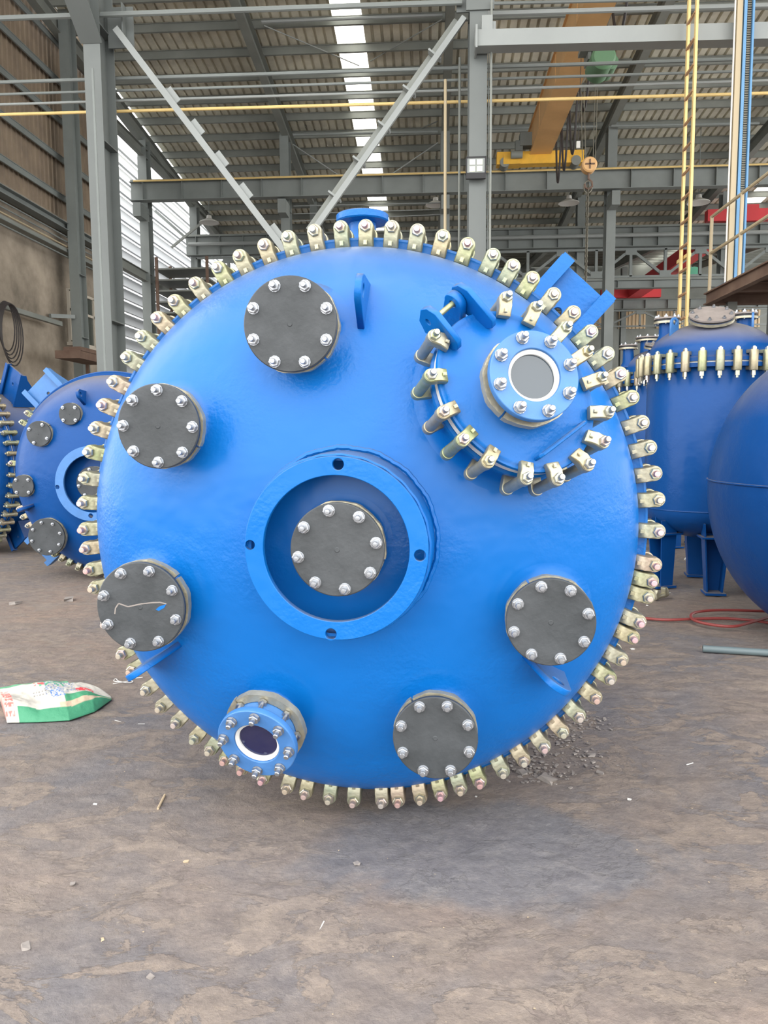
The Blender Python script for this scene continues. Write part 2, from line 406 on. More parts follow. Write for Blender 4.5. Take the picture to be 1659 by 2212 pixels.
# purlins
pz = MB(); pz.ibeam((XL - .3, 0, 0), (XR, 0, 0), .09, .26, tf=.02, tw=.03); pm = pz.mesh('purlin', 'steeldark', smooth=False)
for k in range(-11, 34):
    Y = 15 * (1.508 + .0895 * k)
    if YE < Y < 57: link('purlin', pm, ceil, T(0, Y, zroof(Y) - .14))
# rafters
for X in (-11.0, -5.4, .62, 6.72, 12.8, 18.9, 25.0):
    for a, b_ in ((12, 41.5), (41.5, 57), (YE, 12)):
        r = MB(); r.ibeam((X, a, zroof(a) - .50), (X, b_, zroof(b_) - .50), .26, .48); link('rafter', r.mesh('rafter', 'steeldark', smooth=False), ceil)
# roof bracing rods
for (xa, ya, xb, yb, Y1, Y2) in ((570, 55, 776, 142, 23.6, 26.2), (955, 42, 800, 132, 23.2, 26.2), (640, 262, 785, 330, 30, 33), (945, 262, 790, 330, 30, 33)):
    b_ = MB(); b_.cyl(at(xa, ya, Y1), at(xb, yb, Y2), .018, seg=6); link('tie_rod', b_.mesh('tie_rod', 'steellight'), ceil)
for (xa, ya, xb, yb, Y) in ((565, 47, 956, 32, 23.5), (633, 291, 946, 284, 29.2), (1050, 278, 1290, 273, 29.2), (1320, 272, 1640, 266, 29.2)):
    b_ = MB(); b_.cyl(at(xa, ya, Y), at(xb, yb, Y), .05, seg=8); link('strut', b_.mesh('strut', 'steellight' if Y < 29 else 'steel'), ceil)

# ---- left wall: plaster below, ribbed tan cladding above
WX = -11.35
wl = struct('wall_left')
wm = MB(); wm.box((WX - .12, 18, 4.1), (.2, 18, 8.2))
# window and its opening (a frame proud of the wall with panes)
me = wm.mesh('plaster_wall', 'plaster', smooth=False); link('plaster_wall', me, wl)
prof_c = []
for k in range(4):
    x0 = k * .25; prof_c += [(x0, 0), (x0 + .17, 0), (x0 + .185, .035), (x0 + .235, .035), (x0 + .25, 0)]
cm = MB(); kk = len(prof_c)
cm.v = [(0, y, 0) if False else (z, y, 0) for y, z in prof_c] + [(z, y, 7.0) for y, z in prof_c]
cm.f = [(i, i + 1, kk + i + 1, kk + i) for i in range(kk - 1)]
cme = cm.mesh('cladding_sheet', 'clad', smooth=False)
for k in range(18): link('cladding_sheet', cme, wl, T(WX - .06, 9 + k * 1.0, 7.95 + .03 * ((k * 7) % 3)))
for z in (8.75, 9.9, 11.05, 12.2, 13.3, 14.4):
    g_ = MB(); g_.ibeam((WX + .12, 9, z), (WX + .12, 27, z), .05, .19, up=(0, 0, 1)); link('wall_rail', g_.mesh('wall_rail', 'steel', smooth=False), wl)
g_ = MB(); g_.ibeam((WX + .30, 9, 7.78), (WX + .30, 27, 7.78), .30, .22); link('eaves_beam', g_.mesh('eaves_beam', 'steel', smooth=False), wl)
g_ = MB(); g_.box((WX + .15, 18, 7.1), (.4, 18, .10)); link('wall_ledge', g_.mesh('wall_ledge', 'steeldark', smooth=False), wl)
g_ = MB(); g_.box((WX - .1, 26.95, 9), (.3, .2, 14)); link('corner_post', g_.mesh('corner_post', 'steel', smooth=False), wl)
# window
def window(name, y0, y1, z0, z1, nv):
    w_ = struct(name); X = WX + .02
    f = MB()
    for z in (z0, z1, z0 + (z1 - z0) * .62): f.box((X, (y0 + y1) / 2, z), (.1, y1 - y0 + .1, .08))
    for i in range(nv + 1): f.box((X, y0 + (y1 - y0) * i / nv, (z0 + z1) / 2), (.1, .07, z1 - z0))
    link('window_frame', f.mesh('window_frame', 'frame', smooth=False), w_)
    for i in range(nv):
        for (a, b_) in ((z0, z0 + (z1 - z0) * .62), (z0 + (z1 - z0) * .62, z1)):
            g_ = MB(); ya = y0 + (y1 - y0) * i / nv; yb = y0 + (y1 - y0) * (i + 1) / nv
            g_.box((X - .01, (ya + yb) / 2, (a + b_) / 2), (.02, yb - ya, b_ - a)); link('pane', g_.mesh('pane', 'window', smooth=False), w_)
    s_ = MB(); s_.box((X + .08, (y0 + y1) / 2, z0 - .08), (.24, y1 - y0 + .3, .1)); link('window_sill', s_.mesh('window_sill', 'frame', smooth=False), w_)
window('window_1', 23.7, 26.3, 4.45, 6.05, 3)
window('window_2', 19.3, 20.3, 2.1, 2.9, 2)

# ---- far wall
wf = struct('wall_back')
f = MB(); f.box((8, 57.3, 6.9), (44, .3, 13.8)); link('wall_sheet', f.mesh('wall_sheet', 'steeldark', smooth=False), wf)
for k in range(14):
    X = -9.5 + k * 2.7
    f = MB(); f.box((X, 57.05, 9.85), (1.9, .1, 1.5)); link('light_panel', f.mesh('light_panel', 'beige', smooth=False), wf)
    f = MB()
    for q in range(7): f.box((X - .8 + q * .27, 56.97, 9.85), (.05, .06, 1.5))
    link('panel_rib', f.mesh('panel_rib', 'wood', smooth=False), wf, kind='stuff')
# ---- pale ribbed shed outside, beyond the open left side
ws = struct('wall_outside')
sh = MB()
for k in range(26):
    z = .3 + k * .62
    sh.v_ = None
    X = -17.0 + .11 * (z)      # leans back a little: it is the eaves of the next shed
    pan = MB(); pan.box((X, 45, z), (.06, 46, .50)); pan.box((X + .10, 45, z - .29), (.16, 46, .07))
    link('siding_board', pan.mesh('siding_board', 'white', smooth=False), ws)

# ---- columns
def column(X, Y, z1, wd, dp, label, m='steel', stiff=(), z0=0):
    t = thing('steel_column', label, 'column', T(X, Y, z0), 'steel columns of the hall')
    b = MB(); b.ibeam((0, 0, 0), (0, 0, z1 - z0), wd, dp, up=(0, 1, 0), tf=.022, tw=.016)
    link('shaft', b.mesh('shaft', m, smooth=False), t)
    s = MB(); s.box((0, 0, .015), (wd + .15, dp + .12, .03)); link('base_plate', s.mesh('base_plate', m, smooth=False), t)
    for z in stiff:
        for sg in (-1, 1):
            q = MB(); q.box((sg * wd / 4, 0, z), (wd / 2, dp - .05, .02)); link('stiffener', q.mesh('stiffener', m, smooth=False), t)
    return t
# near row, Y about 12.2
NY = 12.2
cl = column(-5.27, NY + .28, 15.0, .27, .56, 'tall grey steel column on the left, behind the small blue vessel, carrying a flared corbel', m='steel_dimmed', stiff=(1.0, 3.3, 6.1, 7.85))
k = MB()      # corbel towards the camera with a sloping lower flange
ctop, cbot = 8.75, 7.55
k.prism([(-.28, cbot), (-.28, ctop), (-1.35, ctop), (-1.35, ctop - .35)], -.007, .007, frame(Vector((0, 1, 0)), Vector((0, 0, 1)), Vector((1, 0, 0))))
k.box((0, -.83, ctop), (.34, 1.1, .03)); k.bar((0, -.28, cbot), (0, -1.36, ctop - .37), .34, .03)
link('corbel', k.mesh('corbel', 'steel_dimmed', smooth=False), cl)
k = MB(); k.box((.33, .1, 7.95), (.42, .03, .62)); k.box((.42, .1, 8.0), (.02, .34, .5)); link('gusset', k.mesh('gusset', 'steel_dimmed', smooth=False), cl)
cmid = column(.76, NY + .28, 15.0, .27, .56, 'grey steel column in the middle with a floodlight on its front', m='steel_dimmed', stiff=(5.6, 7.9))
k = MB(); k.box((-.2, -.1, 8.15), (.26, .03, .55)); k.box((.02, -.30, 8.3), (.42, .03, 1.0)); link('gusset', k.mesh('gusset', 'steel_dimmed', smooth=False), cmid)
# wall column
wc = column(WX + .55, 23.3, 14.0, .30, .50, 'grey-green steel column standing against the stained left wall', stiff=(2.6, 4.5, 6.4))
# far row, Y about 29.6
FX = [(-10.95, 'first from the left, at the open side'), (-5.45, 'second from the left'), (.62, 'in line with the pipe drop'), (6.78, 'behind the hanging chain'), (12.95, 'at the right edge of the picture')]
for X, s in FX:
    column(X, 29.7, zroof(29.7) - .6, .34, .50, 'far grey column under the crane beam, ' + s, stiff=(10.0, 10.7))
for X, s in ((-10.95, 'leftmost'), (-5.3, 'left one hidden mostly by the big vessel'), (6.9, 'right of the chain'), (13.3, 'far right')):
    column(X, 36.0, zroof(36) - .6, .34, .50, 'distant grey column in the second row behind, ' + s)
for X, s in ((-10.95, 'leftmost'), (1.0, 'middle'), (7.2, 'right'), (13.5, 'rightmost')):
    column(X, 54.5, zroof(54.5) - .6, .34, .50, 'most distant grey column row, ' + s)

# ---- crane runway beams and trusses across the hall
def runway(Y, zt, h, label, x0=-11.2, x1=26.5, m='steel', step=1.5, wd=.34):
    t = thing('runway_beam', label, 'beam', T(0, Y, zt))
    b = MB(); b.ibeam((x0, 0, -h / 2), (x1, 0, -h / 2), wd, h); link('girder', b.mesh('girder', m, smooth=False), t)
    sm = MB(); sm.box((0, 0, 0), (.018, wd / 2, h - .04)); sm = sm.mesh('web_stiffener', m, smooth=False)
    x = x0 + .5
    while x < x1: link('web_stiffener', sm, t, T(x, -wd / 4, -h / 2)); x += step
    r = MB(); r.box(((x0 + x1) / 2, 0, .05), (x1 - x0, .08, .10)); link('rail', r.mesh('rail', 'steeldark', smooth=False), t)
    return t
ra = runway(28.9, 10.95, .68, 'long grey crane beam crossing the hall below the orange crane')
b = MB(); b.cyl((-11, -.25, -.02), (26, -.25, -.02), .035, seg=6); link('conduit', b.mesh('conduit', 'yellow'), ra, label='yellow conduit along the beam')
for X in (-10.95, -5.45, .62, 6.78, 12.95):
    b = MB(); b.box((X, .3, -1.0), (.30, .9, .5)); link('bracket', b.mesh('bracket', 'steel', smooth=False), ra)
rb = runway(35.4, 10.62, .85, 'second grey crane beam behind the chain, with stiffened web', step=1.1)
b = MB(); b.cyl((-11, -.3, -.40), (26, -.3, -.40), .09, seg=8); link('pipe', b.mesh('pipe', 'steellight'), rb)
rc = runway(53.8, 10.6, .62, 'distant grey crane beam behind the red crane, below the truss', m='steel', step=1.5)
re_ = runway(35.5, 8.33, .36, 'grey bottom beam under the zigzag truss behind the chain', m='steel', step=1.6)
def truss(Y, zt, zb, label, x0, x1, bay, m='steel'):
    t = thing('lattice_truss', label, 'truss', T(0, Y, zb))
    h = zt - zb
    for z in (0, h):
        b = MB(); b.bar((x0, 0, z), (x1, 0, z), .12, .10); link('chord', b.mesh('chord', m, smooth=False), t)
    x = x0; up = True
    while x < x1 - .1:
        b = MB(); b.bar((x, 0, 0 if up else h), (min(x + bay, x1), 0, h if up else 0), .10, .12); link('diagonal', b.mesh('diagonal', m, smooth=False), t)
        b = MB(); b.bar((x, 0, 0), (x, 0, h), .12, .12, up=(0, 1, 0)); link('post', b.mesh('post', m, smooth=False), t)
        b = MB(); b.box((x, -.02, h - .12 if not up else .12), (.5, .10, .26)); link('gusset_plate', b.mesh('gusset_plate', m, smooth=False), t)
        x += bay; up = not up
    return t
truss(35.55, 9.70, 8.50, 'zigzag grey lattice truss under the second crane beam', -10.8, 26, 1.53)
truss(53.9, 9.90, 8.85, 'distant pale lattice truss in front of the beige wall panels', -10.8, 26, 2.3)

# ---- near row ties, beam, braces and pipes
def tubething(name, label, cat, pts, r, m, group=None, seg=8):
    p0 = Vector(pts[0]); b = MB(); b.tube([Vector(p) - p0 for p in pts], r, seg)
    return thing(name, label, cat, T(p0), group, b.mesh(name, m))
tubething('tie_pipe', 'thick grey tie tube along the top, left of the middle column', 'pipe', [at(-500, 57, 12.3), at(998, 5, 12.3)], .042, 'steel')
tubething('tie_pipe', 'grey tie tube at the very top right, behind the mast', 'pipe', [at(1045, 30, 13.2), at(1720, 10, 13.2)], .042, 'steellight')
tubething('tie_pipe', 'thin grey tube above the tie tube at top right', 'pipe', [at(1045, 8, 14.5), at(1720, -8, 14.5)], .03, 'steel')
for (l_, y0, y1, r, m_) in (('topmost of the three long grey pipes across the hall', 178, 126, .030, 'steel'),
                       ('middle one of the three long grey pipes across the hall', 204, 152, .022, 'steel'),
                       ('lowest of the three long grey pipes across the hall', 226, 174, .022, 'steellight'),
                       ('long yellow pipe crossing the hall just under the grey ones', 246, 203, .026, 'yellow')):
    tubething('long_pipe', l_, 'pipe', [at(-500, y0 + .0313 * 500, 12.9), at(2150, y1 - .0313 * 491, 12.9)], r, m_)
def brace(label, p0, p1, wd, dp, tabs=(), m='steel', double=0):
    p0, p1 = Vector(p0), Vector(p1); t = thing('diagonal_brace', label, 'brace', T(p0)); d = p1 - p0
    b = MB(); b.bar((0, 0, 0), d, wd, dp, up=(0, 1, 0)); link('angle_bar', b.mesh('angle_bar', m, smooth=False), t)
    dn = d.normalized(); side = dn.cross(Vector((0, 1, 0)))
    if double:
        b = MB(); b.bar(side * double + Vector((0, .25, 0)), d + side * double + Vector((0, .25, 0)), wd, dp, up=(0, 1, 0)); link('angle_bar', b.mesh('angle_bar', 'steeldark', smooth=False), t)
        n_ = 6
        for i in range(1, n_):
            q = MB(); q.box((0, 0, 0), (.14, .24, .03), zframe(dn, d * (i / n_) + side * double / 2 + Vector((0, .12, 0)))); link('spacer', q.mesh('spacer', m, smooth=False), t)
    for s_ in tabs:
        q = MB(); q.box((0, 0, 0), (.10, .02, .26), frame(side, Vector((0, 1, 0)), dn, d * s_ + side * .09 + Vector((0, .03, 0)))); link('tab', q.mesh('tab', m, smooth=False), t)
brace('grey angle brace falling from the left column towards the big vessel', at(250, 62, 12.35), at(625, 555, 12.35), .10, .07, (.30, .44, .58, .72, .9), 'steellight')
brace('double grey brace rising right to the top of the middle column', at(676, 500, 12.30), at(1003, 38, 12.30), .085, .07, (), 'steellight', double=.14)
t = thing('box_beam', 'pale grey box beam running right from the middle column behind the ladder', 'beam', T(at(1025, 90, 12.0)))
o0 = at(1025, 90, 12.0)
b = MB(); b.bar((0, 0, 0), at(1750, 72, 12.0) - o0, .24, .23); link('beam_body', b.mesh('beam_body', 'steellight', smooth=False), t)
b = MB(); b.box((.02, 0, 0), (.03, .34, .32)); b.box((.18, 0, .22), (.16, .2, .2)); b.box((.27, 0, .18), (.08, .12, .14)); link('end_bracket', b.mesh('end_bracket', 'steellight', smooth=False), t)
# upright conduits
for (l_, xa, ya, xb, yb, Y, r, m_) in (('thin grey riser pipe with hooked top beside the left column', 200, 148, 230, 800, 11.9, .022, 'steel'),
        ('tan riser pipe between the brace and the middle column', 962, 172, 966, 520, 12.6, .024, 'railing'),
        ('dark riser pipe close to the left side of the middle column', 993, 124, 999, 520, 12.7, .02, 'steeldark'),
        ('dark conduit running down the right side of the middle column', 1062, 0, 1048, 520, 12.1, .018, 'steeldark'),
        ('thin cable just right of the middle column', 1056, 100, 1052, 520, 12.6, .008, 'steel')):
    tubething('riser_pipe', l_, 'pipe', [at(xa, ya, Y), Vector((at(xa, ya, Y).x, Y, 0))], r, m_, 'upright riser pipes')
# wall pipes
for i, (y0, l_) in enumerate(((432, 'uppermost'), (445, 'second'), (457, 'third'), (470, 'fourth'), (483, 'lowest'))):
    p = onX(0, y0, WX + .35); 
    tubething('wall_pipe', l_ + ' of the thin pipes running along the left wall', 'pipe', [(p.x, 9.2, p.z), (p.x, 26.8, p.z)], .022 if i != 3 else .018, 'steel' if i != 2 else 'railing')
# wall bracket beams and cable coil
p = onX(0, 660, WX + .45); q_ = onX(120, 700, WX + .3)
tubething('wall_angle', 'dark angle bar fixed along the left wall above the cable coil', 'bar', [(p.x, 17.5, p.z), (p.x, q_.y, q_.z)], .09, 'steeldark', seg=4)
tubething('bracket_bar', 'short grey arm between wall and the wall column', 'bar', [at(108, 682, 22.3), at(160, 684, 23.0)], .08, 'steel', seg=4)
b = MB(); o0 = onX(14, 705, WX + .66)
for i in range(5):
    b.tube([(.02 * i, (.38 + .03 * i) * cos(a) + .03 * i, (.62 + .04 * i) * sin(a) - .05 * i) for a in [2 * pi * k / 24 for k in range(24)]], .018, 5, closed=True)
thing('cable_coil', 'coil of dark cable hanging on the stained left wall', 'cable', T(o0), None, b.mesh('cable_coil', 'cable'))
b = MB(); b.box((0, 0, 0), (.7, 2.0, .22)); b.box((.1, -.3, .16), (.5, 1.2, .12))
b.box((-.25, .8, -1.9), (.08, .08, 3.8)); b.box((.25, .8, -1.9), (.08, .08, 3.8))
thing('rusty_rack', 'rusty dark rack beside the wall column above the small vessel', 'rack', T(at(180, 773, 21.9)), None, b.mesh('rusty_rack', 'rust', smooth=False))
# beams between far left columns / open side
for (l_, ya, yb, z) in (('upper grey edge beam of the open left side', 27, 57, 12.3), ('lower grey edge beam of the open left side', 27, 57, 7.6)):
    b = MB(); b.ibeam((0, 0, 0), (0, yb - ya, 0), .2, .35); thing('edge_beam', l_, 'beam', T(-10.95, ya, z), None, b.mesh('edge_beam', 'steeldark', smooth=False))
brace('thin dark cross brace in the open left bay, rising right', at(370, 535, 34), at(440, 478, 34), .10, .06, (), 'steeldark')
brace('grey cross brace in the open left bay, falling right', at(335, 455, 35.6), at(425, 534, 35.6), .12, .06, (), 'steel')
# stacked scaffold rack seen between left column and big vessel
t = thing('storage_rack', 'dark storage rack with thin shelves left behind the big vessel', 'rack', T(-9.6, 30.5, 0))
for i in range(9):
    b = MB(); b.box((0, 0, 4.6 + i * .42), (2.2, 1.6, .06)); link('shelf', b.mesh('shelf', 'steeldark', smooth=False), t)
for sx_ in (-1, 1):
    for sy_ in (-.8, .8):
        b = MB(); b.box((sx_, sy_, 4.2), (.1, .1, 8.4)); link('post', b.mesh('post', 'rust', smooth=False), t)

# V rods between far columns
for (l_, xa, ya, xb, yb, Y) in (('thin tie rod falling right from the far second column', 633, 312, 757, 396, 29.5), ('thin tie rod falling left from the far third column', 946, 308, 832, 386, 29.5)):
    tubething('tie_rod', l_, 'rod', [at(xa, ya, Y), at(xb, yb, Y)], .022, 'steellight')
for i, (y0, y1, l_) in enumerate(((445, 438, 'upper'), (462, 452, 'middle'), (478, 463, 'lower'))):
    tubething('hanging_wire', l_ + ' wire strung across the bay behind the blue nozzle on top', 'wire', [at(634, y0, 29.7), at(954, y1, 29.7)], .02, 'steellight')

# ---- floodlight on the middle column
o0 = at(1028, 360, NY - .12)
fl = thing('floodlight', 'square black floodlight with four LED fields on the middle column', 'lamp', T(o0) @ RX(radians(8)))
b = MB()
for (c, d) in (((0, 0, .13), (.31, .07, .02)), ((0, 0, -.10), (.31, .07, .02)), ((-.145, 0, .015), (.02, .07, .25)), ((.145, 0, .015), (.02, .07, .25)), ((0, .03, .0), (.30, .02, .28)), ((0, 0, -.14), (.30, .08, .07))): b.box(c, d)
link('housing', b.mesh('housing', 'black', smooth=False), fl)
b = MB(); b.box((0, -.015, .015), (.27, .01, .21)); link('reflector', b.mesh('reflector', 'steellight', smooth=False), fl)
for sx_ in (-.055, .055):
    for sz in (-.035, .06):
        b = MB(); b.box((sx_, -.026, sz), (.085, .008, .075)); link('led_field', b.mesh('led_field', 'led', smooth=False), fl)
b = MB(); b.box((0, .07, -.02), (.06, .10, .04)); link('mounting_arm', b.mesh('mounting_arm', 'black', smooth=False), fl)
# high bay lamps
for (xx, yy, Y, l_) in ((1229, 438, 33, 'white dish lamp hanging left of the chain beam'), (1509, 437, 31, 'white dish lamp between ladder and mast'), (941, 442, 33, 'white dish lamp left of the middle column'), (452, 480, 33.2, 'white dish lamp in the open left bay')):
    t = thing('bay_lamp', l_, 'lamp', T(at(xx, yy, Y)))
    b = MB(); b.lathe([(.10, .28), (.12, .15), (.42, 0), (.43, -.03), (.40, -.02)], 20); link('shade', b.mesh('shade', 'paper'), t)
    b = MB(); b.cyl((0, 0, .28), (0, 0, zroof(Y) - .02 - t.location.z), .015, seg=6); link('stem', b.mesh('stem', 'steel'), t)

# ---- orange bridge crane
cr_ = thing('bridge_crane', 'orange bridge crane with long girder running towards the camera', 'crane', T(3.95, 28.3, 10.95))
b = MB(); b.box((0, -11.5, .85), (.62, 24, .95)); b.box((0, -11.5, .36), (.74, 24, .03)); b.box((0, -11.5, 1.34), (.74, 24, .03)); link('girder', b.mesh('girder', 'crane', smooth=False), cr_)
for k in range(7):
    b = MB(); b.box((-.315, -2 - k * 3.2, .85), (.02, .10, .9)); link('girder_joint', b.mesh('girder_joint', 'crane', smooth=False), cr_)
b = MB(); b.box((0, 0, .25), (3.05, .40, .42)); b.box((-1.0, 0, .18), (.6, .5, .3)); link('end_truck', b.mesh('end_truck', 'crane2', smooth=False), cr_)
for s_ in (-1.25, 1.25):
    b = MB(); b.cyl((s_, -.24, .10), (s_, .24, .10), .17, seg=16); link('wheel', b.mesh('wheel', 'steeldark'), cr_)
b = MB(); b.box((-.45, -.1, .85), (.55, .4, .45)); b.box((-.75, -.1, .65), (.25, .3, .35)); link('motor_box', b.mesh('motor_box', 'steel', smooth=False), cr_)
b = MB(); b.cyl((-1.05, -.35, .3), (-.65, -.35, .3), .13, seg=12); link('motor', b.mesh('motor', 'steeldark'), cr_)
# festoon cable loops below the girder's side
b = MB()
for k in range(8):
    y0 = -1 - k * (1.0 + .12 * k); y1 = y0 - (1.0 + .12 * k); dpz = 1.5 if k < 3 else .9
    b.tube([(.42, y0 + (y1 - y0) * j / 10, .45 - dpz * (1 - (2 * j / 10 - 1) ** 2)) for j in range(11)], .035, 5)
link('festoon_cable', b.mesh('festoon_cable', 'cable'), cr_)
b = MB(); b.cyl((.42, -23, .48), (.42, -.3, .48), .03, seg=6); link('festoon_rail', b.mesh('festoon_rail', 'steeldark'), cr_)
# hoist
HY = 19.5
hp = at(1297, 138, HY)
ho = thing('rope_hoist', 'green drum hoist hanging under the orange girder', 'hoist', T(hp))
b = MB(); b.lathe([(.0, -.42), (.24, -.42), (.29, -.38), (.29, .35), (.24, .42), (0, .42)], 24, RX(pi / 2)); link('drum', b.mesh('drum', 'green'), ho)
b = MB(); b.lathe([(0, -.35), (.16, -.33), (.17, .3), (0, .32)], 16, T(.22, .1, -.05) @ RX(pi / 2)); link('motor', b.mesh('motor', 'green'), ho)
b = MB(); b.box((-.10, .1, .36), (.75, .5, .10)); b.box((.15, -.3, .42), (.35, .25, .16)); b.box((-.25, .3, .3), (.08, .5, .3)); link('trolley', b.mesh('trolley', 'steeldark', smooth=False), ho)
hb = at(1272, 358, HY - .35)
t = thing('hook_block', 'yellow-brown pulley block with hook hanging from the hoist ropes', 'hook', T(hb))
b = MB(); b.lathe([(0, -.13), (.15, -.13), (.18, -.10), (.18, .10), (.15, .13), (0, .13)], 24, RX(pi / 2)); link('pulley', b.mesh('pulley', 'crane'), t)
b = MB(); b.box((0, -.14, 0), (.22, .02, .03)); b.box((0, -.14, 0), (.03, .02, .22)); link('cross_plate', b.mesh('cross_plate', 'rust', smooth=False), t)
b = MB(); b.tube([(0, 0, -.16), (0, 0, -.30), (.08, 0, -.38), (.09, 0, -.48), (0, 0, -.55), (-.08, 0, -.50), (-.09, 0, -.42)], .026, 8); link('hook', b.mesh('hook', 'rust'), t)
for (xx, l_) in ((1291, 'right'), (1286, 'inner'), (1262, 'left inner'), (1255, 'left')):
    tubething('hoist_rope', l_ + ' rope between the green hoist and the hook block', 'rope', [at(xx, 185, HY - .2), at(xx - (5 if xx > 1270 else -3), 345, HY - .3)], .010, 'chain', seg=5)
cp = at(1270, 404, HY - .35); ce = at(1264, 655, HY - .35)
b = MB(); NL = 44
for i in range(NL):
    c = (ce - cp) * (i / NL); R_ = RZ(pi / 2 * (i % 2) + .4)
    b.tube([tuple(T(c) @ R_ @ Vector((.030 * cos(a), 0, .052 * sin(a) + (.0)))) for a in [2 * pi * k / 10 for k in range(10)]], .011, 5, closed=True)
b2 = MB(); b2.tube([(.10 * cos(a), 0, .14 * sin(a) - .0) for a in [2 * pi * k / 18 for k in range(18)]], .014, 6, closed=True)
t = thing('lifting_chain', 'long dark chain hanging from the hook block', 'chain', T(cp)); link('links', b.mesh('links', 'chain'), t); link('ring', b2.mesh('ring', 'chain'), t)
# pendant box
t = thing('pendant_control', 'small pale control box hanging on a cable left of the ropes', 'switch', T(at(1249, 313, HY)))
b = MB(); b.box((0, 0, 0), (.09, .06, .16)); link('box', b.mesh('box', 'paper', smooth=False), t)
b = MB(); b.cyl((0, 0, .08), (.03, 0, 2.0), .008, seg=5); link('cord', b.mesh('cord', 'cable'), t)

# ---- red crane in the distance
rcn = thing('bridge_crane', 'distant red bridge crane seen through the truss', 'crane', T(13.9, 34.6, 10.62))
b = MB(); b.box((.12, 9.9, .45), (.86, 18.8, .70)); link('girder', b.mesh('girder', 'red', smooth=False), rcn)
b = MB(); b.box((-.1, .8, .40), (3.0, .40, .50)); link('end_truck', b.mesh('end_truck', 'red', smooth=False), rcn)
b = MB(); b.box((-.1, 19.2, .42), (4.0, .40, .60)); link('end_truck', b.mesh('end_truck', 'red', smooth=False), rcn)
b = MB(); b.lathe([(0, -.5), (.40, -.5), (.42, .5), (0, .52)], 16, T(1.0, 10.4, -.25) @ RX(pi / 2)); link('hoist_motor', b.mesh('hoist_motor', 'teal'), rcn, label='teal hoist motor')
b = MB(); b.lathe([(0, -1.1), (.30, -1.1), (.30, .3), (0, .3)], 16, T(.1, 11, -.45) @ RY(pi / 2)); link('hoist_drum', b.mesh('hoist_drum', 'green'), rcn)

# ---- yellow ladder
lt = at(1506, 0, 11.4); lb_ = at(1487, 673, 11.4)
la = thing('access_ladder', 'tall yellow steel ladder with brown rungs left of the mast', 'ladder', T(lt.x, 11.4, 0))
for dy in (0, .34):
    b = MB(); b.box((0, dy, 5.2), (.035, .065, 10.4)); link('side_rail', b.mesh('side_rail', 'yellow', smooth=False), la)
rm_ = MB(); rm_.cyl((-.012, 0, 0), (-.012, .34, 0), .021, seg=8); rm_ = rm_.mesh('rung', 'rung')
for k in range(29): link('rung', rm_, la, T(0, 0, .3 + k * .348))
for z in (4.0, 7.78):
    b = MB(); b.box((.06, .4, z), (.05, .5, .05)); link('clip', b.mesh('clip', 'yellow', smooth=False), la)

# ---- mezzanine platform with railing
PX, PZ = 4.3, 3.56
pl = thing('mezzanine_platform', 'brown steel mezzanine platform at the right edge above the upright vessel', 'platform', T(PX, 12.23, PZ))
b = MB(); b.ibeam((0, 0, -.09), (0, -9, -.09), .10, .18); link('edge_beam', b.mesh('edge_beam', 'rust', smooth=False), pl)
b = MB(); b.ibeam((0, 0, -.09), (6, 0, -.09), .10, .18, up=(0, 0, 1)); link('edge_beam', b.mesh('edge_beam', 'rust', smooth=False), pl)
b = MB(); b.box((3.05, -4.5, -.02), (6, 9, .012)); link('deck', b.mesh('deck', 'rust', smooth=False), pl)
for k in range(1, 9):
    b = MB(); b.ibeam((0.05, -k, -.10), (6, -k, -.10), .07, .12); link('joist', b.mesh('joist', 'rust', smooth=False), pl)
b = MB(); b.ibeam((1.5, 0, -.25), (1.5, -9, -.25), .10, .2); link('joist', b.mesh('joist', 'rust', smooth=False), pl)
for (x_, y_) in ((5.8, -.2), (5.8, -8.6)):
    b = MB(); b.box((x_, y_, -PZ / 2 - .1), (.16, .16, PZ - .2)); link('leg', b.mesh('leg', 'rust', smooth=False), pl)
b = MB(); b.box((.35, -.05, -PZ / 2 - .05), (.14, .14, PZ - .2)); link('leg', b.mesh('leg', 'steeldark', smooth=False), pl)
rl = thing('guard_railing', 'tan pipe railing along the edge of the mezzanine platform', 'railing', T(PX, 12.18, PZ))
for k in range(7):
    b = MB(); b.cyl((0, -.05 - k * 1.12, 0), (0, -.05 - k * 1.12, 1.12), .026, seg=8); link('post', b.mesh('post', 'railing'), rl)
for z in (1.12, .58):
    b = MB(); b.cyl((0, -.02, z), (0, -6.9, z), .024, seg=8); link('rail', b.mesh('rail', 'railing'), rl)

# ---- blue lift mast on the platform
mx_, my_ = 4.54, 11.72
ms = thing('lift_mast', 'blue mast with dark rack and pale side tube standing on the mezzanine', 'mast', T(mx_, my_, PZ))
MH = 6.6
b = MB(); b.box((-.015, .03, MH / 2), (.012, .14, MH)); b.box((.075, .03, MH / 2), (.012, .14, MH)); b.box((.03, .09, MH / 2), (.10, .012, MH)); b.box((-.033, -.035, MH / 2), (.035, .012, MH)); b.box((.083, -.035, MH / 2), (.025, .012, MH)); link('channel', b.mesh('channel', 'skyblue', smooth=False), ms)
b = MB(); b.box((.03, .035, MH / 2), (.075, .05, MH)); link('rack_back', b.mesh('rack_back', 'steeldark', smooth=False), ms)
b = MB()
for k in range(int(MH / .032)): b.box((.035, 0, .03 + k * .032), (.055, .02, .016))
link('rack_teeth', b.mesh('rack_teeth', 'chain', smooth=False), ms, kind='stuff')
b = MB(); b.box((-.10, .02, MH / 2), (.075, .075, MH)); link('side_tube', b.mesh('side_tube', 'railing', smooth=False), ms)
b = MB(); b.cyl((-.165, .0, 0), (-.165, 0, MH), .012, seg=6); link('thin_pipe', b.mesh('thin_pipe', 'paper'), ms)
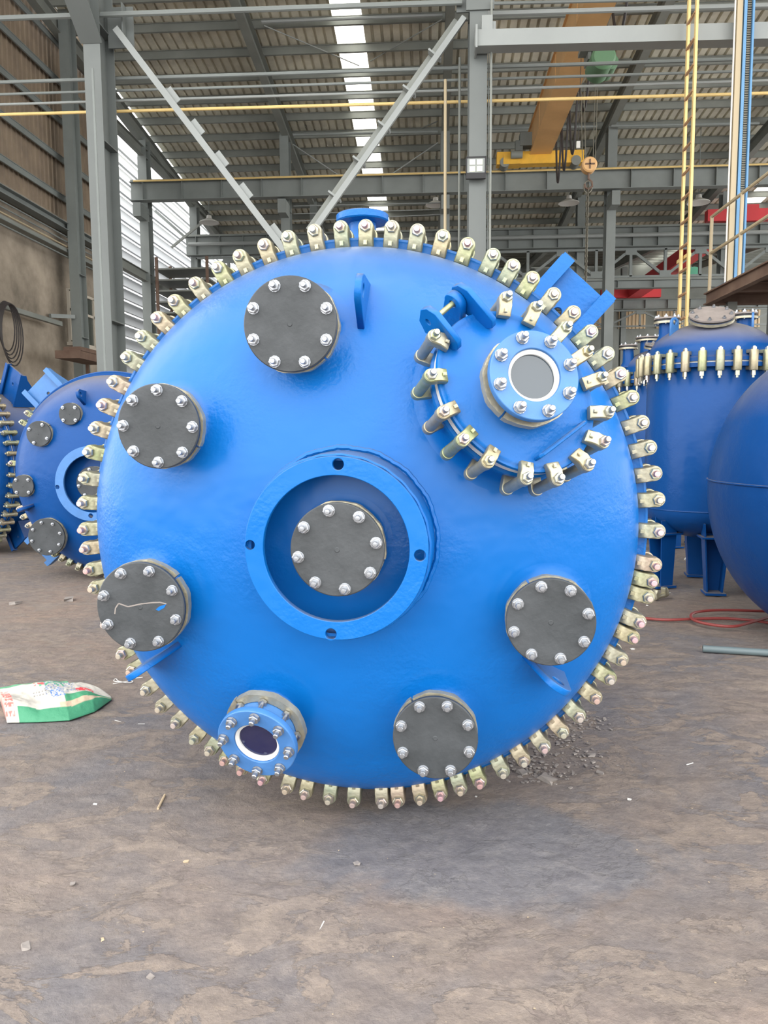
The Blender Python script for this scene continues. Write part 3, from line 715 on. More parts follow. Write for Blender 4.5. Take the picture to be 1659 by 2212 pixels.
b = MB(); b.box((-.10, -.03, 4.33), (.13, .05, .25)); link('clamp_plate', b.mesh('clamp_plate', 'steeldark', smooth=False), ms)
b = MB(); b.box((-.032, -.045, 4.43), (.04, .01, .14)); link('orange_band', b.mesh('orange_band', 'crane', smooth=False), ms)
b = MB(); b.prism([(.10, 4.72), (.17, 4.72), (.36, 4.92), (.36, 5.6), (.10, 5.6)], -.02, .02, frame(Vector((1, 0, 0)), Vector((0, 0, 1)), Vector((0, -1, 0)))); link('side_plate', b.mesh('side_plate', 'skyblue', smooth=False), ms)
b = MB(); b.box((-.02, .03, .02), (.4, .4, .04)); link('foot_plate', b.mesh('foot_plate', 'skyblue', smooth=False), ms)
# =================================================================== VESSELS
RD, BD, SD = .956, .385, .045            # dished head: radius, depth, straight skirt
def domez(x, y):
    q = 1 - (x * x + y * y) / RD ** 2
    return SD + BD * sqrt(q) if q > 0 else SD * max(0, 1 + q * 8)
def vframe(C, n):
    n = Vector(n).normalized(); u = Vector((0, 0, 1)).cross(n).normalized()
    return frame(u, n.cross(u), n, C)
def vhit(VF, x, y, w_):
    """local coordinates of the point of the plane w_ in front of the flange seen at x, y"""
    C = VF.translation; n = VF.to_3x3().col[2]; d = ray(x, y); O = Vector((0, 0, EYE))
    t = ((C + n * w_ - O).dot(n)) / d.dot(n); return VF.inverted() @ (O + d * t)
def flare(b, M, rx, ry, k=1.35, seg=40, rings=8):
    """neck wall from the ellipse rx, ry in the plane z=0 of M, flaring out onto the dished head"""
    vs = []; m = M.to_3x3().col[2]
    for i in range(seg):
        a = 2 * pi * i / seg
        P0 = M @ Vector((rx * cos(a), ry * sin(a), 0))
        def drop(P):
            lo, hi = 0., 1.2
            for s_ in range(60):
                q = P - m * (s_ * .02)
                if q.z <= domez(q.x, q.y): hi = s_ * .02; lo = hi - .02; break
            for _ in range(14):
                mi = (lo + hi) / 2; q = P - m * mi
                if q.z <= domez(q.x, q.y): hi = mi
                else: lo = mi
            return P - m * hi
        P1 = drop(P0); P2 = drop(M @ Vector((rx * k * cos(a), ry * k * sin(a), 0)))
        for j in range(rings + 1):
            t = j / rings
            if t < .35: q = P0.lerp(P1, t / .35 * .62)
            else:
                s_ = (t - .35) / .65; A = P0.lerp(P1, .62); q = A * (1 - s_) ** 2 + P1 * 2 * s_ * (1 - s_) + P2 * s_ ** 2
            vs.append(q)
        vs.append(P2 - m * .02)
    n_ = rings + 2
    fs = [(i * n_ + j, ((i + 1) % seg) * n_ + j, ((i + 1) % seg) * n_ + j + 1, i * n_ + j + 1) for i in range(seg) for j in range(n_ - 1)]
    b.add(vs, fs)

# ---- shared small meshes
def hexlathe(prof, seg=12):
    """one continuous shell; entries (r, z, hex?) with the hex ones cut to six flats"""
    b = MB(); vs = []; fs = []; k = len(prof)
    for i in range(seg):
        a = 2 * pi * i / seg
        for r, z, hx in prof:
            q = r * (.866 if (hx and i % 2) else 1); vs.append((q * cos(a), q * sin(a), z))
    for i in range(seg):
        j = (i + 1) % seg
        for q in range(k - 1): fs.append((i * k + q, j * k + q, j * k + q + 1, i * k + q + 1))
    fs.append(tuple(i * k for i in range(seg))[::-1]); fs.append(tuple(i * k + k - 1 for i in range(seg)))
    b.add(vs, fs); return b
def clamp_meshes(tube_bottom, jawlen=.078):
    """C-clamp: rounded front jaw, back jaw, tube round the bolt. x outwards, z towards the viewer"""
    bm = bmesh.new()
    def jaw(z0, z1, sgn):
        poly = [(-jawlen, -.0265), (-jawlen, .0265), (-.03, .0245)] + [(.0265 * sin(a), .0265 * cos(a)) for a in [pi * k / 12 for k in range(0, 13)]] + [(-.03, -.0245)]
        vb = [bm.verts.new((x, y, z0 if x > -.06 else z0)) for x, y in poly]
        vt = [bm.verts.new((x, y, z1 if x > -.06 else z1 - sgn * .014)) for x, y in poly]
        bm.faces.new(vb[::-1]); bm.faces.new(vt)
        for i in range(len(poly)):
            j = (i + 1) % len(poly); bm.faces.new((vb[i], vb[j], vt[j], vt[i]))
    jaw(.003, .046, 1); jaw(tube_bottom + .035, tube_bottom, -1)
    bmesh.ops.recalc_face_normals(bm, faces=bm.faces)
    es = [e for e in bm.edges if e.calc_face_angle(0) > .7]
    bmesh.ops.bevel(bm, geom=es, offset=.006, segments=2, affect='EDGES', profile=.6)
    me = bpy.data.meshes.new('t'); bm.to_mesh(me); bm.free()
    b = MB(); b.add([v.co[:] for v in me.vertices], [tuple(p.vertices) for p in me.polygons]); bpy.data.meshes.remove(me)
    b.lathe([(.0215, tube_bottom + .02), (.0225, tube_bottom + .04), (.0225, .02), (.021, .03)], 18)
    b.lathe([(.024, .046), (.024, .0495), (.015, .0495)], 18)
    b.box((-.052, 0, .047), (.015, .012, .006)); b.box((-.052, 0, .0505), (.011, .008, .002))
    return b.mesh('clamp', 'zinc', ang=38)
CL = clamp_meshes(-.105, .063); CLM = clamp_meshes(-.185, .068); CLM.transform(Matrix.Scale(.74, 4))
b = MB(); b.hexn((0, 0, .0495), .0205, .014); NUT = b.mesh('nut', 'nut', ang=30)
b = MB(); b.lathe([(.0115, .055), (.0115, .082), (.0095, .086), (0, .0865)], 14); b.lathe([(.007, .0862), (.007, .0872), (0, .0872)], 10); END = b.mesh('bolt_end', 'bolt')
b = hexlathe([(.018, .0495, 1), (.0205, .051, 1), (.0205, .061, 1), (.018, .0635, 1), (.0115, .0636, 0), (.0115, .082, 0), (.0095, .086, 0), (.001, .0865, 0)]); CNUT = b.mesh('clamp_bolt', 'nut', ang=30); MNUT = CNUT.copy(); MNUT.transform(Matrix.Scale(.78, 4))
b = hexlathe([(.002, -.088, 0), (.018, -.088, 1), (.018, -.074, 1), (.0085, -.074, 0), (.0085, -.001, 0), (.0215, -.0005, 0), (.0215, .003, 0), (.0195, .0032, 1), (.0200, .0045, 1), (.0200, .016, 1), (.0175, .018, 1), (.0105, .0181, 0), (.0105, .036, 0), (.0085, .039, 0), (.001, .0395, 0)])
BOLT = b.mesh('bolt', 'silver', ang=30); BOLT.transform(Matrix.Scale(.82, 4))
b = hexlathe([(.0075, -.06, 0), (.0075, -.001, 0), (.017, 0, 1), (.017, .012, 1), (.009, .0121, 0), (.009, .026, 0), (.001, .028, 0)]); BOLTS = b.mesh('bolt', 'silver', ang=30)

def add_clamps(root, OFF, angs, rb, r_in, z=0, big=True):
    for a in angs:
        M = OFF @ RZ(radians(a)) @ T(rb, 0, z)
        c = link('clamp', CL, root, M)
        if big: link('nut', NUT, c, RZ(random.random())); link('bolt_end', END, c)
        else: link('clamp_bolt', CNUT, c)
def split_ring(parent, R, z0, z1, gap=(-50,), m='gold', rin=.72):
    for k, g0 in enumerate((gap[0], gap[0] + 180)):
        a0, a1 = radians(g0 + 1.5), radians(g0 + 178.5); n_ = 28
        outer = [(R * (1 + .018 * (1 if (i // 2) % 3 == 0 else 0)) * cos(a0 + (a1 - a0) * i / n_), R * (1 + .018 * (1 if (i // 2) % 3 == 0 else 0)) * sin(a0 + (a1 - a0) * i / n_)) for i in range(n_ + 1)]
        inner = [(R * rin * cos(a1 - (a1 - a0) * i / n_), R * rin * sin(a1 - (a1 - a0) * i / n_)) for i in range(n_ + 1)]
        b = MB(); b.v = [(x, y, z0) for x, y in outer + inner] + [(x, y, z1) for x, y in outer + inner]
        K = 2 * (n_ + 1)
        for i in range(n_):
            o1, o2, i1, i2 = i, i + 1, K - 1 - i, K - 2 - i
            b.f += [(o1, o2, i2, i1), (K + o1, K + i1, K + i2, K + o2)]
        b.f += [(i, (i + 1) % K, K + (i + 1) % K, K + i) for i in range(K)]
        link('split_ring', b.mesh('split_ring', m, ang=30), parent)
def cover(root, M, R, a0, label=None, nb=8, rb=.845, bm_=None, gap=-50, thick=.018, s_=1.0):
    b = MB()
    b.lathe([(0, -thick), (R - .002, -thick), (R, -thick + .003), (R, -.003), (R - .003, 0), (.008, 0), (.006, .0018), (0, .0018)], 64)
    c = link('blind_cover', b.mesh('blind_cover', 'cover'), root, M, label)
    for k in range(nb): link('bolt', bm_ or BOLT, c, RZ(radians(a0 + 360 * k / nb)) @ T(R * rb, 0, 0) @ RZ(random.random()))
    b = MB(); b.lathe([(R * .90, -thick - .007), (R * .90, -thick)], 40); link('gasket', b.mesh('gasket', 'black'), c)
    b = MB(); b.lathe([(R * .80, -.050), (R * .86, -.046), (R * .86, -thick - .007), (R * .5, -thick - .007)], 40); link('nozzle_lip', b.mesh('nozzle_lip', 'blue'), c)
    split_ring(c, R * 1.0, -.062, -.036, (gap,))
    return c

def ring_plate(R, r, thick, holes=(), hr=.015, m='blue'):
    loops = [circ(R, 96), circ(r, 80)] + [circ(hr, 20, (x, y)) for x, y in holes]
    return plate_mesh('ring', loops, thick, m, .002)

def support_lug(root, OFF, ang, w_, width=.26, r0=.90, r1=1.20, m='blue', g=.14, name='support_lug'):
    M = OFF @ RZ(radians(ang)) @ T(0, 0, w_)
    me = plate_mesh(name, [[(r0, -width / 2), (r1 - .03, -width / 2), (r1, -width / 2 + .02), (r1, width / 2 - .02), (r1 - .03, width / 2), (r0, width / 2)], circ(.017, 20, (r0 + (r1 - r0) * .55, 0))], .022, m, .002)
    o = link(name, me, root, M)
    for s_ in (-1, 1):
        b = MB(); F = frame(Vector((1, 0, 0)), Vector((0, 0, 1)), Vector((0, -1, 0)), (0, s_ * width / 2, 0))
        b.prism([(r0, -g), (r0, .05), (r1 + .01, .05), (r1 + .01, -.02), (r1 - .05, -.05)], -.008, .008, F)
        b.box(((r0 + r1) / 2 + .02, s_ * (width / 2 - .02), .045), (r1 - r0, .05, .012))
        link('lug_gusset', b.mesh('lug_gusset', m, smooth=False), o)
    return o

def head_and_shell(root, OFF, R=1.0, L=2.2, m='blue', flares=(), seg=128):
    b = MB(); pr = [(RD, -.0)]
    pr += [(RD, .02)] + [(RD * cos(a), SD + BD * sin(a)) for a in [pi / 2 * k / 40 for k in range(41)]]
    pr[-1] = (0, SD + BD)
    b.lathe(pr, seg)
    for (M, rx, ry, k) in flares: flare(b, M, rx, ry, k)
    link('dished_head', b.mesh('dished_head', m, ang=60), root, OFF)
    b = MB(); b.lathe([(RD - .02, .004), (.985, .002), (.992, .004), (R, 0), (R + .002, -.008), (R, -.016), (.985, -.018), (RD - .02, -.02)], seg, closed=True)
    link('head_flange', b.mesh('head_flange', m), root, OFF)
    b = MB(); b.lathe([(.93, -.034), (.985, -.034), (.985, -.02), (.93, -.02)], seg, closed=True); link('gasket', b.mesh('gasket', 'ptfe'), root, OFF)
    b = MB(); b.lathe([(.92, -.036), (R - .004, -.036), (R + .001, -.044), (R - .004, -.06), (.92, -.07)], seg, closed=True); link('shell_flange', b.mesh('shell_flange', m), root, OFF)
    b = MB(); pr = [(.90, -.05), (.90, -L)] + [(.90 * cos(a), -L - .38 * sin(a)) for a in [pi / 2 * k / 14 for k in range(1, 14)]] + [(0, -L - .38)]
    b.lathe(pr, 96); link('shell', b.mesh('shell', m, ang=60), root, OFF)

def lift_eye(root, OFF, ang, tang=0., r0=.64, r1=.80, hgt=.115, m='blue', th=.022):
    M = OFF @ RZ(radians(ang)) @ T(0, tang, 0) @ frame(Vector((1, 0, 0)), Vector((0, 0, 1)), Vector((0, -1, 0)))
    b0, b1 = domez(r0, 0) - .02, domez(r1, 0) - .03
    rc, zc = (r0 + r1) / 2 + .035, domez((r0 + r1) / 2, 0) + hgt - .03
    poly = [(r0, b0)] + [(rc + .048 * cos(a), zc + .048 * sin(a)) for a in [radians(150 - k * 15) for k in range(11)]] + [(r1, b1)]
    link('lifting_eye', plate_mesh('lifting_eye', [poly, circ(.020, 20, (rc, zc))], th, m, .003), root, M)

# ---- the big vessel
VC = Vector((-.242, 2.692, 1.07)); VF = vframe(VC, (-.049, -1, -.014))
root = thing('glass_lined_vessel', 'huge bright blue dished vessel end facing the camera, ringed with brass-coloured clamps', 'vessel', T(VC.x, VC.y, 0) @ VF.to_3x3().to_4x4())
OFF = root.matrix_world.inverted() @ VF
covers = [(626, 700, .534, .1345, 111.2, -45, None), (341, 921, .531, .1245, 88.5, -30, None), (303, 1312, .515, .139, 72.7, 40, 'dark cover with a scratched pale line'),
          (1190, 1345, .530, .1275, 105.4, 120, None), (940, 1595, .529, .126, 115.5, 125, None)]
fl_ = []; cp_ = []
for (x, y, w_, R, a0, gp, lb) in covers:
    w_ -= .055; R *= 1.025; p = vhit(VF, x, y, w_); cp_.append((p, R, a0, gp, lb)); fl_.append((T(p.x, p.y, w_ - .05), R * .78, R * .78, 1.5))
cc = vhit(VF, 728, 1188, .585); fl_.append((T(cc.x, cc.y, .57), .10, .10, 1.45))
def tilted(p, tx, ty):
    nn = Vector((tx, ty, 1)).normalized(); rad = Vector((tx, ty, 0)); rad = (rad - nn * rad.dot(nn)).normalized()
    return frame(rad, nn.cross(rad), nn, p)
MHc = vhit(VF, 1118, 842, .485); MM = tilted(MHc, .317, .291) @ T(-.008, 0, 0)
fl_.append((MM @ T(0, 0, -.055), .196, .245, 1.16))
SGc = vhit(VF, 553.7, 1607.7, .475); SM = tilted(SGc, -.129, -.343)
fl_.append((SM @ T(0, 0, -.12), .085, .085, 1.5))
head_and_shell(root, OFF, flares=fl_, L=2.0)
for q, (p, R, a0, gp, lb) in enumerate(cp_):
    cvr = cover(root, OFF @ T(p), R, a0, lb, gap=gp)
    if q == 2:      # pale scratch and a dab of blue on the lower-left cover
        P = [((x - 303) / 100 * R, -(y - 1312) / 100 * R) for x, y in ((244, 1328), (246, 1315), (254, 1304), (275, 1311), (306, 1304), (330, 1301), (348, 1300), (363, 1303))]
        b = MB()
        for (xa, ya), (xb, yb) in zip(P[:-1], P[1:]): b.bar((xa, ya, .0003), (xb, yb, .0003), .004, .0006)
        link('scratch', b.mesh('scratch', 'stone', smooth=False), cvr, label='pale wandering scratch')
        b = MB(); b.prism([(.050, -.006), (.062, .004), (.085, .012), (.078, .0), (.060, -.010)], 0, .0008); link('paint_dab', b.mesh('paint_dab', 'blue', smooth=False), cvr, label='small dab of blue paint')
cv = cover(root, OFF @ T(cc), .135, 100.8, 'scratched dark cover in the recessed centre', gap=-15)
# clamps: measured, every five degrees or so, bunched near the ground
ANG = [88.2, 83.2, 78.3, 73.4, 68.5, 63.3, 59.1, 54.8, 49.8, 44.8, 40.0, 34.9, 30.4, 25.5, 20.4, 15.5, 10.5, 5.5, -.6, -7.1, -10.3, -13.4, -18.6, -21.9, -26.8, -31.2, -36.0, -40.9, -45.5, -50.3, -55.3, -60.1, -65.3, -69.5, -73.7, -78.0, -82.6, -86.0, -91.9, -97.0, -102.1, -106.1, -111.5, -116.3, -120.4, -124.1, -128.1, -133.2, -137.8, -142.5, -147.6, -151.6, -158.8, -166.6, -170.5, -175.0, -179.0, 175.5, 170.4, 164.9, 159.9, 154.9, 149.7, 144.0, 138.9, 134.0, 129.2, 123.8, 118.3, 113.5, 108.2, 103.3, 98.1, 93.0]
add_clamps(root, OFF, ANG, 1.0245, .95)
# central agitator ring on its skirt
rc_ = vhit(VF, 724.6, 1186.7, .575)
hs = []
for (x, y) in ((730, 1003), (540, 1177), (907, 1200), (714.6, 1370)):
    p = vhit(VF, x, y, .575); hs.append((p.x - rc_.x, p.y - rc_.y))
o = link('pad_ring', ring_plate(.2655, .2115, .024, hs, .0165), root, OFF @ T(rc_.x, rc_.y, .563))
b = MB(); b.lathe([(.262, .552), (.268, .52), (.283, .33), (.262, .33), (.255, .50), (.2525, .552)], 72, closed=True); sk = link('pad_skirt', b.mesh('pad_skirt', 'blue'), root, OFF @ T(rc_.x, rc_.y, 0))
b = MB(); pts = []
for k in range(150):
    a = 2 * pi * k / 150; r = .285 + .0015 * sin(k * .7) + .001 * sin(k * 2.3); x, y = r * cos(a), r * sin(a)
    pts.append((x, y, domez(x + rc_.x, y + rc_.y) + .001 + .001 * sin(k * 1.7)))
b.tube(pts, .008, 6, closed=True); link('weld_bead', b.mesh('weld_bead', 'blue'), root, OFF @ T(rc_.x, rc_.y, 0))
b = MB(); b.tube([((.268 + .0008 * sin(k * 1.1)) * cos(2 * pi * k / 150), (.268 + .0008 * sin(k * 1.1)) * sin(2 * pi * k / 150), .548) for k in range(150)], .0055, 6, closed=True)
link('weld_bead', b.mesh('weld_bead', 'blue'), root, OFF @ T(rc_.x, rc_.y, 0))
# lifting eyes
lift_eye(root, OFF, 85.5, 0, .64, .80, .13)
lift_eye(root, OFF, -33.5, 0, .66, .83, .15)
lift_eye(root, OFF, 212.5, 0, .66, .87, .15)
# welded name tab (a faint square under the paint)
p = vhit(VF, 503, 870, domez(-.35, .4) + .01)
# support lug and top nozzle on the shell
p = vhit(VF, 1235, 640, -.36); support_lug(root, OFF, math.degrees(atan2(p.y, p.x)), -.36, width=.25, r0=.88, r1=1.215)
support_lug(root, OFF, -38, -.36, width=.25, r0=.88, r1=1.02)
b = MB(); b.lathe([(.055, .84), (.055, 1.16), (.10, 1.165), (.105, 1.17), (.105, 1.192), (.10, 1.196), (.05, 1.196), (.05, 1.1)], 36, frame(Vector((1, 0, 0)), Vector((0, 0, -1)), Vector((0, 1, 0)), (vhit(VF, 783, 478, -.45).x, 0, -.45)))
link('shell_nozzle', b.mesh('shell_nozzle', 'blue'), root, OFF)

# ---- sight glass
def sight_glass(root, M, R, ri, h, gm, a0, gap, label=None):
    f = link('sight_glass', plate_mesh('flange', [circ(R, 72), circ(ri, 56)], .024, 'blue3', .003, T(0, 0, -.012)), root, M, label)
    b = MB(); b.lathe([(ri - .011, -.050), (ri + .002, -.050), (ri + .002, -.010), (ri - .002, -.006), (ri - .011, -.014)], 56, closed=True); link('white_gasket', b.mesh('white_gasket', 'ptfe'), f)
    b = MB(); b.lathe([(0, -.030), (ri - .010, -.030), (ri - .010, -.020), (0, -.020)], 56); link('glass_pane', b.mesh('glass_pane', gm), f)
    b = MB(); b.lathe([(R * .72, -h), (R * .72, -h + .03), (R * .80, -h + .035), (R * .80, -.03), (R * .72, -.026), (R * .6, -.024)], 48); link('glass_seat', b.mesh('glass_seat', 'blue3'), f)
    for k in range(8): link('bolt', BOLT, f, RZ(radians(a0 + 45 * k)) @ T(R * .835, 0, .001))
    split_ring(f, R * 1.02, -h + .012, -h + .036, (gap,), rin=.80)
    return f
sight_glass(root, OFF @ SM, .1290, .074, .11, 'glass2', 60, 62, 'round sight glass with white ring, low on the left')

# ---- manhole
mc = MB()
mc.lathe([(.206, -.008), (.235, -.012), (.251, -.010), (.258, -.002), (.255, .008), (.247, .009), (.240, .004), (.225, .004), (.17, .012), (.12, .022), (.105, .040), (.10, .075), (0, .075)], 80, None, .802, 1.)
man = link('manhole_cover', mc.mesh('manhole_cover', 'blue', ang=50), root, OFF @ MM, 'oval tilted manhole cover with its own clamps')
b = MB(); b.lathe([(.20, -.036), (.2535, -.036), (.2535, -.014), (.20, -.010)], 80, None, .802, 1., closed=True); link('white_gasket', b.mesh('white_gasket', 'ptfe'), man)
b = MB(); b.lathe([(.20, -.085), (.245, -.080), (.258, -.072), (.258, -.056), (.25, -.048), (.20, -.048)], 80, None, .802, 1., closed=True); link('neck_flange', b.mesh('neck_flange', 'blue'), man)
b = MB(); b.lathe([(.20, -.048), (.243, -.048), (.243, -.036), (.20, -.036)], 80, None, .802, 1., closed=True); link('black_gasket', b.mesh('black_gasket', 'black'), man)
MCL = [(-.097, .257), (-.183, .187), (-.233, .093), (-.243, .002), (-.234, -.088), (-.182, -.191), (-.115, -.25), (-.019, -.278), (.058, -.255), (.124, -.202), (.175, -.124), (.191, -.049), (.195, .033), (.174, .124), (.135, .202)]
for (x, y) in MCL:
    x += .012; a = atan2(y / .285, x / .232); px_, py_ = .232 * cos(a), .285 * sin(a)
    g = atan2(py_ / .285 ** 2, px_ / .232 ** 2)
    link('clamp', CLM, man, T(px_, py_, .006) @ RZ(g))
for (x, y) in MCL:
    x += .012; a = atan2(y / .285, x / .232); link('clamp_bolt', MNUT, man, T(.232 * cos(a), .285 * sin(a), .004) @ RZ(a))
def mhit(x, y, h):
    Mw = VF @ MM; C = Mw.translation; n = Mw.to_3x3().col[2]; d = ray(x, y); O = Vector((0, 0, EYE))
    t = ((C + n * h - O).dot(n)) / d.dot(n); return Mw.inverted() @ (O + d * t)
for (b0_, t0_) in (((1058, 702), (990, 618)), ((984, 748), (922, 668))):
    p0 = mhit(*b0_, .02); p1 = mhit(*t0_, .045); d = (p1 - p0); d.z = 0; L = d.length; d.normalize()
    F = frame(d, Vector((0, 0, 1)), d.cross(Vector((0, 0, 1))), (p0.x, p0.y, 0))
    poly = [(0, .005), (-.012, .03), (0, .058), (L - .03, .075), (L, .06), (L + .012, .03), (L, -.02), (L - .035, -.045), (L * .55, -.02)]
    link('hinge_arm', plate_mesh('hinge_arm', [poly, circ(.010, 16, (L - .025, .015))], .018, 'blue', .002), man, F)
    last = (p0, d, L)
pa = mhit(985, 650, .02); pb = mhit(940, 687, .02)
b = MB(); b.cyl(pa, pb, .008, seg=12); link('hinge_pin', b.mesh('hinge_pin', 'zinc'), man, label='bare hinge pin')
d = last[1]
F = frame(d, Vector((0, 0, 1)), d.cross(Vector((0, 0, 1))), (pa.x, pa.y, 0)) @ T(0, 0, 0)
poly = [(-.09, -.15), (-.05, -.03)] + [(.032 * cos(a), .015 + .032 * sin(a)) for a in [radians(150 - 18 * k) for k in range(11)]] + [(-.01, -.16)]
link('hinge_eye', plate_mesh('hinge_eye', [poly, circ(.011, 16, (0, .015))], .026, 'blue', .003), man, F)
h0, h1 = mhit(1170, 984, .045), mhit(1264, 912, .045)
hz0, hz1 = Vector((h0.x, h0.y, 0)), Vector((h1.x, h1.y, 0))
b = MB(); b.tube([hz0, h0 * .9 + hz0 * .1, h0.lerp(h1, .04), h0.lerp(h1, .96), h1 * .9 + hz1 * .1, hz1], .0065, 8); link('handle', b.mesh('handle', 'blue'), man)
Mg = MM @ T(0, 0, .142)
sight_glass(root, OFF @ Mg, .1245, .073, .085, 'glass', 20, 190, 'round sight glass standing on the manhole cover')

# ---- second vessel lying on the left
V2 = Vector((-3.11, 7.3, 1.04)); F2 = vframe(V2, (0, -1, 0))
r2 = thing('glass_lined_vessel', 'smaller-looking blue vessel end lying on the floor behind the big one, at its left', 'vessel', T(V2.x, V2.y, 0) @ F2.to_3x3().to_4x4())
O2 = r2.matrix_world.inverted() @ F2
c2s = [(83, 937, .40, .118, 62, 4, 40), (150, 894, .40, .103, 45, 4, None), (49, 1050, .36, .105, 45, 4, 20), (100, 1160, .40, .178, 15, 8, None)]
fl2 = []; cs = []
for (x, y, w_, R, a0, nb, gp) in c2s:
    p = vhit(F2, x, y, w_); cs.append((p, R, a0, nb, gp)); fl2.append((T(p.x, p.y, w_ - .05), R * .78, R * .78, 1.5))
c0 = vhit(F2, 200, 1044, .50); fl2.append((T(c0.x, c0.y, .49), .12, .12, 1.4))
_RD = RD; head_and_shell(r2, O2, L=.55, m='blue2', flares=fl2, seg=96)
for (p, R, a0, nb, gp) in cs: cover(r2, O2 @ T(p), R, a0, None, nb=nb, rb=.80, bm_=BOLTS, gap=gp or -40)
cover(r2, O2 @ T(c0), .155, 10, None, nb=8, bm_=BOLTS)
rr2 = vhit(F2, 199, 1045, .56); hs = []
for (x, y) in ((125, 1052), (197, 1114)):
    p = vhit(F2, x, y, .56); hs.append((p.x - rr2.x, p.y - rr2.y)); hs.append((-hs[-1][0], -hs[-1][1]))
link('pad_ring', ring_plate(.345, .265, .024, hs, .022, 'blue3'), r2, O2 @ T(rr2.x, rr2.y, .56))
b = MB(); b.lathe([(.335, .548), (.350, .36), (.325, .36), (.322, .548)], 64, closed=True); link('pad_skirt', b.mesh('pad_skirt', 'blue2'), r2, O2 @ T(rr2.x, rr2.y, 0))
A2 = []
for (x, y) in ((55, 893), (42, 912), (16, 1000), (36, 1100), (40, 1120), (53, 1138), (70, 1160), (108, 1205), (123, 1216), (139, 1228), (158, 1243), (182, 1252), (202, 1250), (225, 1252)):
    p = vhit(F2, x, y, .09); A2.append(math.degrees(atan2(p.y, p.x)))
add_clamps(r2, O2, A2, 1.0245, .95, big=False)
lift_eye(r2, O2, 100, 0, .66, .80, .12, 'blue2', .03); lift_eye(r2, O2, 203, 0, .72, .86, .12, 'blue2', .03)
support_lug(r2, O2, 133, -.25, .36, .90, 1.26, 'blue3', .40); support_lug(r2, O2, 222, -.20, .34, .90, 1.22, 'blue3', .30)
support_lug(r2, O2, -112, -.2, .3, .86, .98, 'blue', .1)
# ---- third vessel, only its rim enters at the left edge
a3 = radians(30); V3 = Vector((-5.66, 8.95, 1.06)); F3 = vframe(V3, (-sin(a3), -cos(a3), 0))
r3 = thing('glass_lined_vessel', 'dark blue vessel at the very left edge, only its clamped rim in view', 'vessel', T(V3.x, V3.y, 0) @ F3.to_3x3().to_4x4())
O3 = r3.matrix_world.inverted() @ F3
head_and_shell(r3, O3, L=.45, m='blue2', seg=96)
add_clamps(r3, O3, [-75 + 7.0 * k for k in range(24)], 1.0245, .95, big=False)
support_lug(r3, O3, 62, -.35, .34, .90, 1.30, 'blue2', .38); support_lug(r3, O3, -58, -.30, .34, .90, 1.12, 'blue2', .30)

